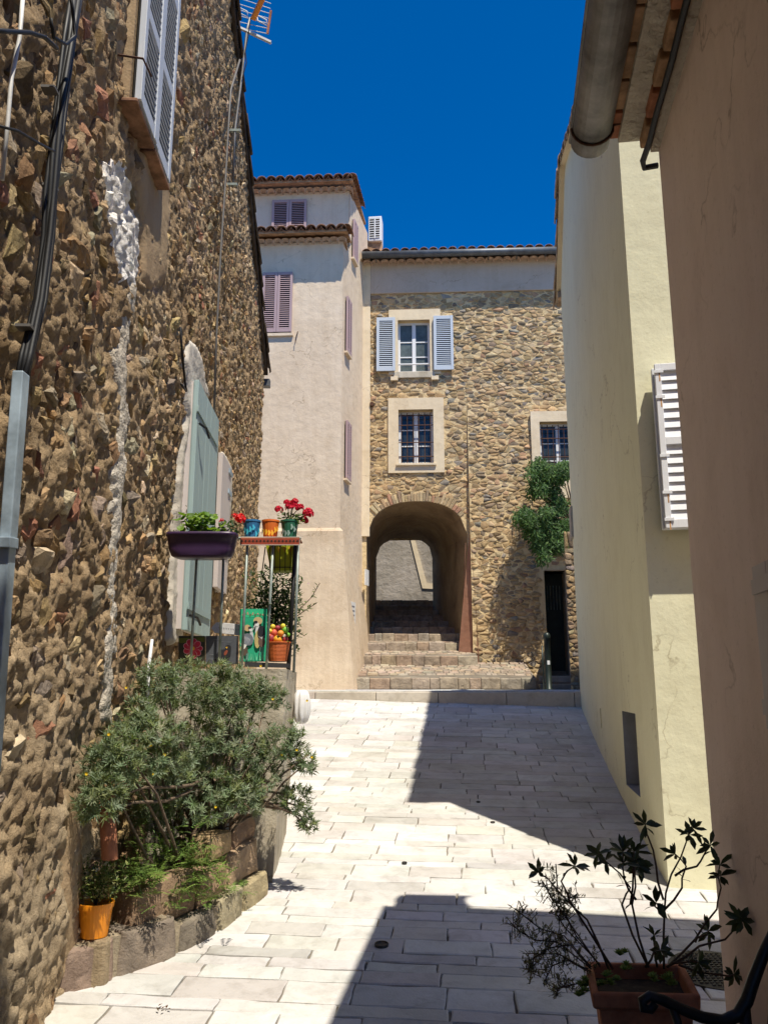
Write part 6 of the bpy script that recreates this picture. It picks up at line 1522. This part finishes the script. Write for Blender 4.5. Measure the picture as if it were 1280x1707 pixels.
# ================================================================== right corner: tree by the door, bollard
tree = thing('corner_tree', (3.3, 16.3, 1.7), 'dense dark green leafy tree hanging over the shaded doorway', 'tree')
m_ = MB(); tb = MB()
tcl = []
for i in range(46):
    t = R.random(); y = 770 + 160 * t; half = 22 + 26 * math.sin(math.pi * min(1, t * 1.15)) ; cxm = 922 - 14 * math.sin(math.pi * t)
    tcl.append((cxm + R.uniform(-1, 1) * half, y, 15.95 + R.uniform(-.3, .3), R.uniform(8, 17), R.uniform(10, 22)))
for (x, y, Y, rx, ry) in tcl:
    c = at(x, y, Y); sx, sz = rx * Y / 1370, ry * Y / 1370
    tb.tube([V((4.0, 16.7, 4.5)), V((3.95, 16.5, 4.75)), c.lerp(V((3.85, 16.2, 4.75)), .4), c], [.03, .025, .012, .004], 5)
    for i in range(int(rx * ry * 1.1)):
        d = rdir(); rad = R.random() ** .5
        p = c + V((d.x * sx * rad * 1.15, d.y * .3 * rad, d.z * sz * rad)); leaf_blade(m_, p, V((R.uniform(-.6, .6), R.uniform(-.6, .4), R.uniform(-1, .15))), V((0, -1, .3)), R.uniform(.06, .13), R.uniform(.016, .030), jcol(R.choice([(0.05, 0.11, 0.027), (0.07, 0.15, 0.036), (0.115, 0.205, 0.05), (0.04, 0.085, 0.022)]), .25), .15, .25)
m_.build('crown', 'leaf', tree); tb.build('trunk', 'bark', tree, smooth=True)
bo = thing('bollard', at(913, 1140, 14.6), 'dark green metal bollard on the landing before the doorway', 'bollard')
bp = at(914, 1138, 14.6); bp.z = 1.57; bt_ = at(913, 1054, 14.6).z
MB().lathe(bp, [(.07, 0), (.07, .04), (.055, .05), (.055, bt_ - bp.z - .12), (.065, bt_ - bp.z - .11), (.065, bt_ - bp.z - .06), (.05, bt_ - bp.z - .02), (.02, bt_ - bp.z)], 16).build('post', 'bollard', bo, smooth=True)
MB().pbox(Plane(bp.x, bp.y - .056, 1, 0, 0, -1), -.02, .025, bp.z + .45, bp.z + .52, 0, .002).build('sticker', 'whitewood', bo)
MB().tube([bp + V((-.09, -.03, 0)), bp + V((-.095, -.03, .78))], .014, 8).build('steel_stake', 'bollard', bo, smooth=True)
# handrail up the arch jamb
hr = [at(771, 1083, 16.9), at(772, 1010, 16.9), at(774, 950, 16.9), at(776, 905, 16.9)]
tag(MB().tube(hr, .012, 6).build('downpipe', 'rust', smooth=True), 'thin rusty pipe standing on the right jamb of the arch', 'pipe')
sp0 = at(610, 958, 16.75)
tag(MB().pbox(Plane(sp0.x, sp0.y, .3, 1, 1, 0), -.1, .1, sp0.z - .22, sp0.z + .1, 0, .03, (0.72, 0.71, 0.68)).build('wall_plate', 'paint'), 'white plate on the left jamb of the arch', 'plate')

# ================================================================== right foreground: planter, shrub, bench, covers
pl = thing('terracotta_planter', gp(1075, 1700), 'square terracotta planter standing against the brown-pink wall', 'planter')
A_, B_ = at(987, 1656, 2.80), at(1166, 1661, 2.78); C_, D_ = at(1138, 1608, 3.07), at(976, 1597, 3.10)
zr = (A_.z + B_.z + C_.z + D_.z) / 4
top_ = [V((p.x, p.y, zr)) for p in (A_, B_, C_, D_)]; cen = sum(top_, V((0, 0, 0))) / 4
def ring(s, z): return [V((cen.x + (p.x - cen.x) * s, cen.y + (p.y - cen.y) * s, z)) for p in top_]
zb = gz(cen.y) + .002
m_ = MB(); loops = [ring(.72, zb), ring(.88, zr - .05), ring(1.0, zr - .048), ring(1.02, zr), ring(.88, zr), ring(.85, zr - .05)]
vs = [p for l in loops for p in l]; m_.add(vs, [(i * 4 + j, i * 4 + (j + 1) % 4, (i + 1) * 4 + (j + 1) % 4, (i + 1) * 4 + j) for i in range(5) for j in range(4)] + [(3, 2, 1, 0)])
m_.build('pot', 'terracotta', pl, bevel=.008)
m_ = MB(); m_.add(ring(.86, zr - .045), [(0, 1, 2, 3)]); m_.build('soil', 'soil', pl)
for (x, y) in ((1010, 1625), (1022, 1640), (1045, 1612), (1110, 1630), (1120, 1642), (1000, 1640), (1035, 1592), (975, 1655), (968, 1672), (972, 1640), (1085, 1632)):
    for j in range(4):
        m_ = MB(); c = at(x + R.uniform(-6, 6), y + R.uniform(-6, 6), 2.9 + R.uniform(-.05, .05)); c.z = max(c.z, zr - .03)
        for k in range(14): 
            th = k * 2.4; el = .3 + k * .06; leaf_blade(m_, c, V((math.cos(th) * math.cos(el), math.sin(th) * math.cos(el), math.sin(el))), V((0, 0, 1)), .020, .012, jcol((0.16, 0.23, 0.07), .25), .2)
        m_.build('succulent', 'leaf', pl)
oz = thing('oleander', (cen.x, cen.y, zr), 'leggy dark-leaved shrub with bare stems growing in the terracotta planter', 'shrub')
stems = [[(1016, 1620), (978, 1533), (928, 1483), (897, 1454)], [(1021, 1615), (949, 1501), (935, 1469), (958, 1444)], [(1079, 1610), (1036, 1508), (1050, 1480), (1014, 1440), (996, 1424)], [(1080, 1612), (1053, 1508), (1057, 1450), (1066, 1440)], [(1106, 1615), (1107, 1516), (1118, 1458), (1143, 1404), (1154, 1380)], [(1107, 1516), (1136, 1480), (1143, 1444), (1125, 1424)], [(1124, 1460), (1161, 1444), (1176, 1419), (1183, 1409)], [(1105, 1500), (1093, 1444), (1079, 1393), (1075, 1374)], [(1110, 1612), (1165, 1577), (1208, 1566), (1222, 1537), (1236, 1532)], [(1112, 1612), (1158, 1566), (1194, 1516), (1201, 1480), (1199, 1442)], [(1050, 1508), (1055, 1450), (1056, 1420)], [(1107, 1530), (1096, 1515), (1093, 1505)], [(1158, 1570), (1172, 1560), (1180, 1552)], [(1120, 1605), (1150, 1602), (1163, 1605)], [(1130, 1608), (1200, 1625), (1222, 1625)], [(1095, 1612), (1092, 1580), (1090, 1560)], [(1075, 1612), (1088, 1590), (1100, 1585)], [(1060, 1500), (1040, 1465), (1038, 1420)]]
st_ = MB(); lf = MB()
for si, pts_ in enumerate(stems):
    y0 = 2.95 + R.uniform(-.06, .06) if si not in (5, 6, 7, 10, 11, 17) else 2.95
    P_ = [at(x, y, y0 + .04 * i * R.uniform(-1, 1)) for i, (x, y) in enumerate(pts_)]; Q_ = [P_[0]]
    for a, b in zip(P_[:-1], P_[1:]): Q_ += [a.lerp(b, .5) + rdir() * .008, b]
    st_.tube(Q_, [.0042 - .0024 * i / len(Q_) for i in range(len(Q_))], 5)
    for j in range(R.randint(2, 5)):
        q_ = R.randint(len(Q_) // 2, len(Q_) - 1); oval_leaf(lf, Q_[q_ - 1].lerp(Q_[q_], R.random()), rdir(-.2), V((0, 0, 1)), R.uniform(.025, .045), R.uniform(.009, .014), jcol((0.05, 0.065, 0.025), .2), .2, R.uniform(0, .4))
    tip = Q_[-1]; ax = (Q_[-1] - Q_[-3]).normalized()
    for wi in range(2 if si in (2, 3, 4, 8, 9, 10, 17) else 1):
        o_ = tip - ax * (.045 * wi); u = ax.orthogonal().normalized(); v_ = ax.cross(u); n_ = R.randint(6, 9)
        for k in range(n_):
            th = 6.283 * k / n_ + R.uniform(-.5, .5); el = R.uniform(-.35, 1.1)
            e = (u * math.cos(th) + v_ * math.sin(th)) * math.cos(el) + ax * math.sin(el)
            oval_leaf(lf, o_, e, ax, R.uniform(.032, .066), R.uniform(.013, .021), jcol(R.choice([(0.045, 0.06, 0.022), (0.06, 0.075, 0.028), (0.035, 0.048, 0.02)]), .2), .2, R.uniform(-.1, .25))
st_.build('stems', 'stem', oz, smooth=True); lf.build('leaves', 'leafsh', oz)
tw = thing('straggly_herb', (cen.x - .12, cen.y, zr), 'straggly grey-green fine-leaved herb trailing over the planter rim', 'herb')
st_ = MB(); lf = MB()
for pts_ in ([(985, 1615), (928, 1570), (890, 1567), (866, 1552), (852, 1540)], [(985, 1612), (940, 1560), (900, 1548), (858, 1515)], [(1000, 1610), (960, 1560), (930, 1500), (926, 1440)], [(1000, 1612), (950, 1540), (915, 1490), (905, 1470)], [(985, 1620), (930, 1590), (890, 1590), (882, 1640)], [(990, 1630), (960, 1640), (930, 1648), (925, 1660)], [(985, 1615), (950, 1575), (915, 1580), (885, 1600), (880, 1620)], [(1000, 1608), (940, 1545), (925, 1520), (945, 1500), (962, 1490)], [(980, 1620), (945, 1600), (920, 1610), (905, 1640)]):
    P_ = [at(x, y, 2.98 + .03 * i * R.uniform(-1, 1)) for i, (x, y) in enumerate(pts_)]; st_.tube(P_, .0022, 5)
    for k in range(len(P_) - 1):
        for j in range(16 if k else 4):
            p = P_[k].lerp(P_[k + 1], R.random()); e = p + rdir() * R.uniform(.015, .05)
            st_.tube([p, e], .0012, 4, None, False)
            for q in range(5): leaf_blade(lf, p.lerp(e, .5 + q * .12), rdir(-.3), V((0, 0, 1)), R.uniform(.014, .028), .0055, jcol((0.15, 0.15, 0.10), .3), .1)
st_.build('stems', 'stem', tw); lf.build('foliage', 'leaf', tw)
# bench
be = thing('bench', PP.w(-1.3, 0.15, .4), 'bench with black scrolled iron arm and wooden slats by the wall', 'bench')
def bn(x, y, Y): return at(x, y, Y)
bY = 2.20
arm = [bn(1092, 1672, bY), bn(1084, 1683, bY), bn(1072, 1680, bY), bn(1070, 1668, bY), bn(1082, 1660, bY), bn(1104, 1667, bY), bn(1135, 1682, bY), bn(1170, 1696, bY), bn(1205, 1702, bY), bn(1230, 1692, bY), bn(1244, 1668, bY), bn(1256, 1632, bY), bn(1272, 1590, bY), bn(1296, 1540, bY)]
MB().tube(arm, [.010, .011, .012, .012, .012, .013, .013, .014, .015, .016, .016, .015, .014, .013], 8).build('arm', 'iron', be, smooth=True)
gzb = gz(bY)
ar0 = bn(1120, 1678, bY)
MB().tube([ar0, ar0 + V((.03, 0, -.1)), ar0 + V((-.01, 0, -.22)), V((ar0.x + .02, bY, gzb + .2)), V((ar0.x - .04, bY, gzb))], [.010, .012, .014, .014, .016], 8).build('leg', 'iron', be, smooth=True)
bk_ = bn(1240, 1680, bY)
MB().tube([bk_, V((bk_.x + .0, bY, gzb + .36)), V((bk_.x + .08, bY, gzb))], .015, 8).build('leg', 'iron', be, smooth=True)
MB().tube([V((ar0.x + .02, bY, gzb + .40)), V((bk_.x + .02, bY, gzb + .37))], .014, 8).build('seat_rail', 'iron', be, smooth=True)
for k in range(5):
    f = k / 4; x = ar0.x + .03 + (bk_.x - ar0.x - .04) * f; z = gzb + .42 - .03 * f
    MB().hexa([V((x - .032, bY - 1.3, z - 1.3 * SLOPE * 0 - .011)), V((x + .032, bY - 1.3, z - .011)), V((x + .032, bY + .02, z - .011)), V((x - .032, bY + .02, z - .011))], [V((x - .032, bY - 1.3, z + .011)), V((x + .032, bY - 1.3, z + .011)), V((x + .032, bY + .02, z + .011)), V((x - .032, bY + .02, z + .011))]).build('seat_slat', 'benchwood', be, bevel=.004)
for k in range(4):
    x = bk_.x + .035 + k * .022; z = gzb + .50 + k * .095
    MB().hexa([V((x - .006, bY - 1.3, z - .035)), V((x + .014, bY - 1.3, z - .035)), V((x + .014, bY + .02, z - .035)), V((x - .006, bY + .02, z - .035))], [V((x + .008, bY - 1.3, z + .035)), V((x + .028, bY - 1.3, z + .035)), V((x + .028, bY + .02, z + .035)), V((x + .008, bY + .02, z + .035))]).build('back_slat', 'benchwood', be, bevel=.004)
for x in (ar0.x - .02, bk_.x + .06):
    MB().tube([V((x, bY - 1.28, gzb + .40)), V((x + .02, bY - 1.28, gz(bY - 1.28)))], .015, 8).build('leg', 'iron', be, smooth=True)
# covers let into the paving
def cover(c, r, name, label, mat, ribs=0):
    t_ = thing(name, c, label, 'cover'); k = 24
    z = lambda x, y, o=0: V((x, y, gz(y) + .006 + o))
    MB().hexa([z(c.x + r * math.cos(6.283 * i / k), c.y + r * math.sin(6.283 * i / k), -.02) for i in range(k)], [z(c.x + r * math.cos(6.283 * i / k), c.y + r * math.sin(6.283 * i / k)) for i in range(k)]).build('disc', mat, t_)
    if ribs:
        stud = MB().hexa([V((-.5, -.5, 0)), V((.5, -.5, 0)), V((.5, .5, 0)), V((-.5, .5, 0))], [V((-.4, -.4, 1)), V((.4, -.4, 1)), V((.4, .4, 1)), V((-.4, .4, 1))]).mesh('stud', mat)
        st2 = MB()
        for i in range(-ribs, ribs + 1):
            for j in range(-ribs, ribs + 1):
                x, y = c.x + i * r / ribs * .9, c.y + j * r / ribs * .9
                if math.hypot(x - c.x, y - c.y) < r * .9:
                    s_ = r / ribs * .28; b_ = [z(x - s_, y - s_ * .6), z(x + s_, y - s_ * .6), z(x + s_, y + s_ * .6), z(x - s_, y + s_ * .6)]; st2.hexa(b_, [p + V((0, 0, .005)) for p in b_])
        st2.build('raised_pattern', mat, t_)
    else:
        MB().tube([z(c.x + r * .93 * math.cos(6.283 * i / k), c.y + r * .93 * math.sin(6.283 * i / k), .001) for i in range(k + 1)], .004, 5).build('rim', mat, t_)
M['castiron'] = flat_mat('cast_iron', (0.06, 0.055, 0.05), 0.6, 0.5, 0.3, 20, 0.3)
cover(gp(1192, 1618), .20, 'manhole_cover', 'round cast-iron manhole cover at the foot of the brown-pink wall', 'castiron', 8)
cover(gp(636, 1576), .032, 'drain_cover', 'small round drain cover in the shaded paving near the camera', 'castiron')
for (x, y, l) in ((797, 1338, 'tiny dark round cap in the paving near the tip of the yellow house shadow'), (674, 1440, 'tiny dark round cap in the sunlit paving amid the street'), (821, 1372, 'tiny dark round cap in the sunlit paving near the shadow edge')):
    cover(gp(x, y), .015, 'paving_cap', l, 'castiron')
# scraps fallen on the paving
for (x, y, l) in ((272, 1686, 'dry brown leaf scrap on the sunlit paving near the wall'),):
    m_ = MB()
    for k in range(7): p = gp(x + R.uniform(-9, 9), y + R.uniform(-6, 5)); p.z += .008; leaf_blade(m_, p, V((R.uniform(-1, 1), R.uniform(-1, 1), .2)), V((0, 0, 1)), .022, .009, jcol((0.10, 0.06, 0.03), .3))
    tag(m_.build('dry_leaf', 'leaf'), l, 'leaf')
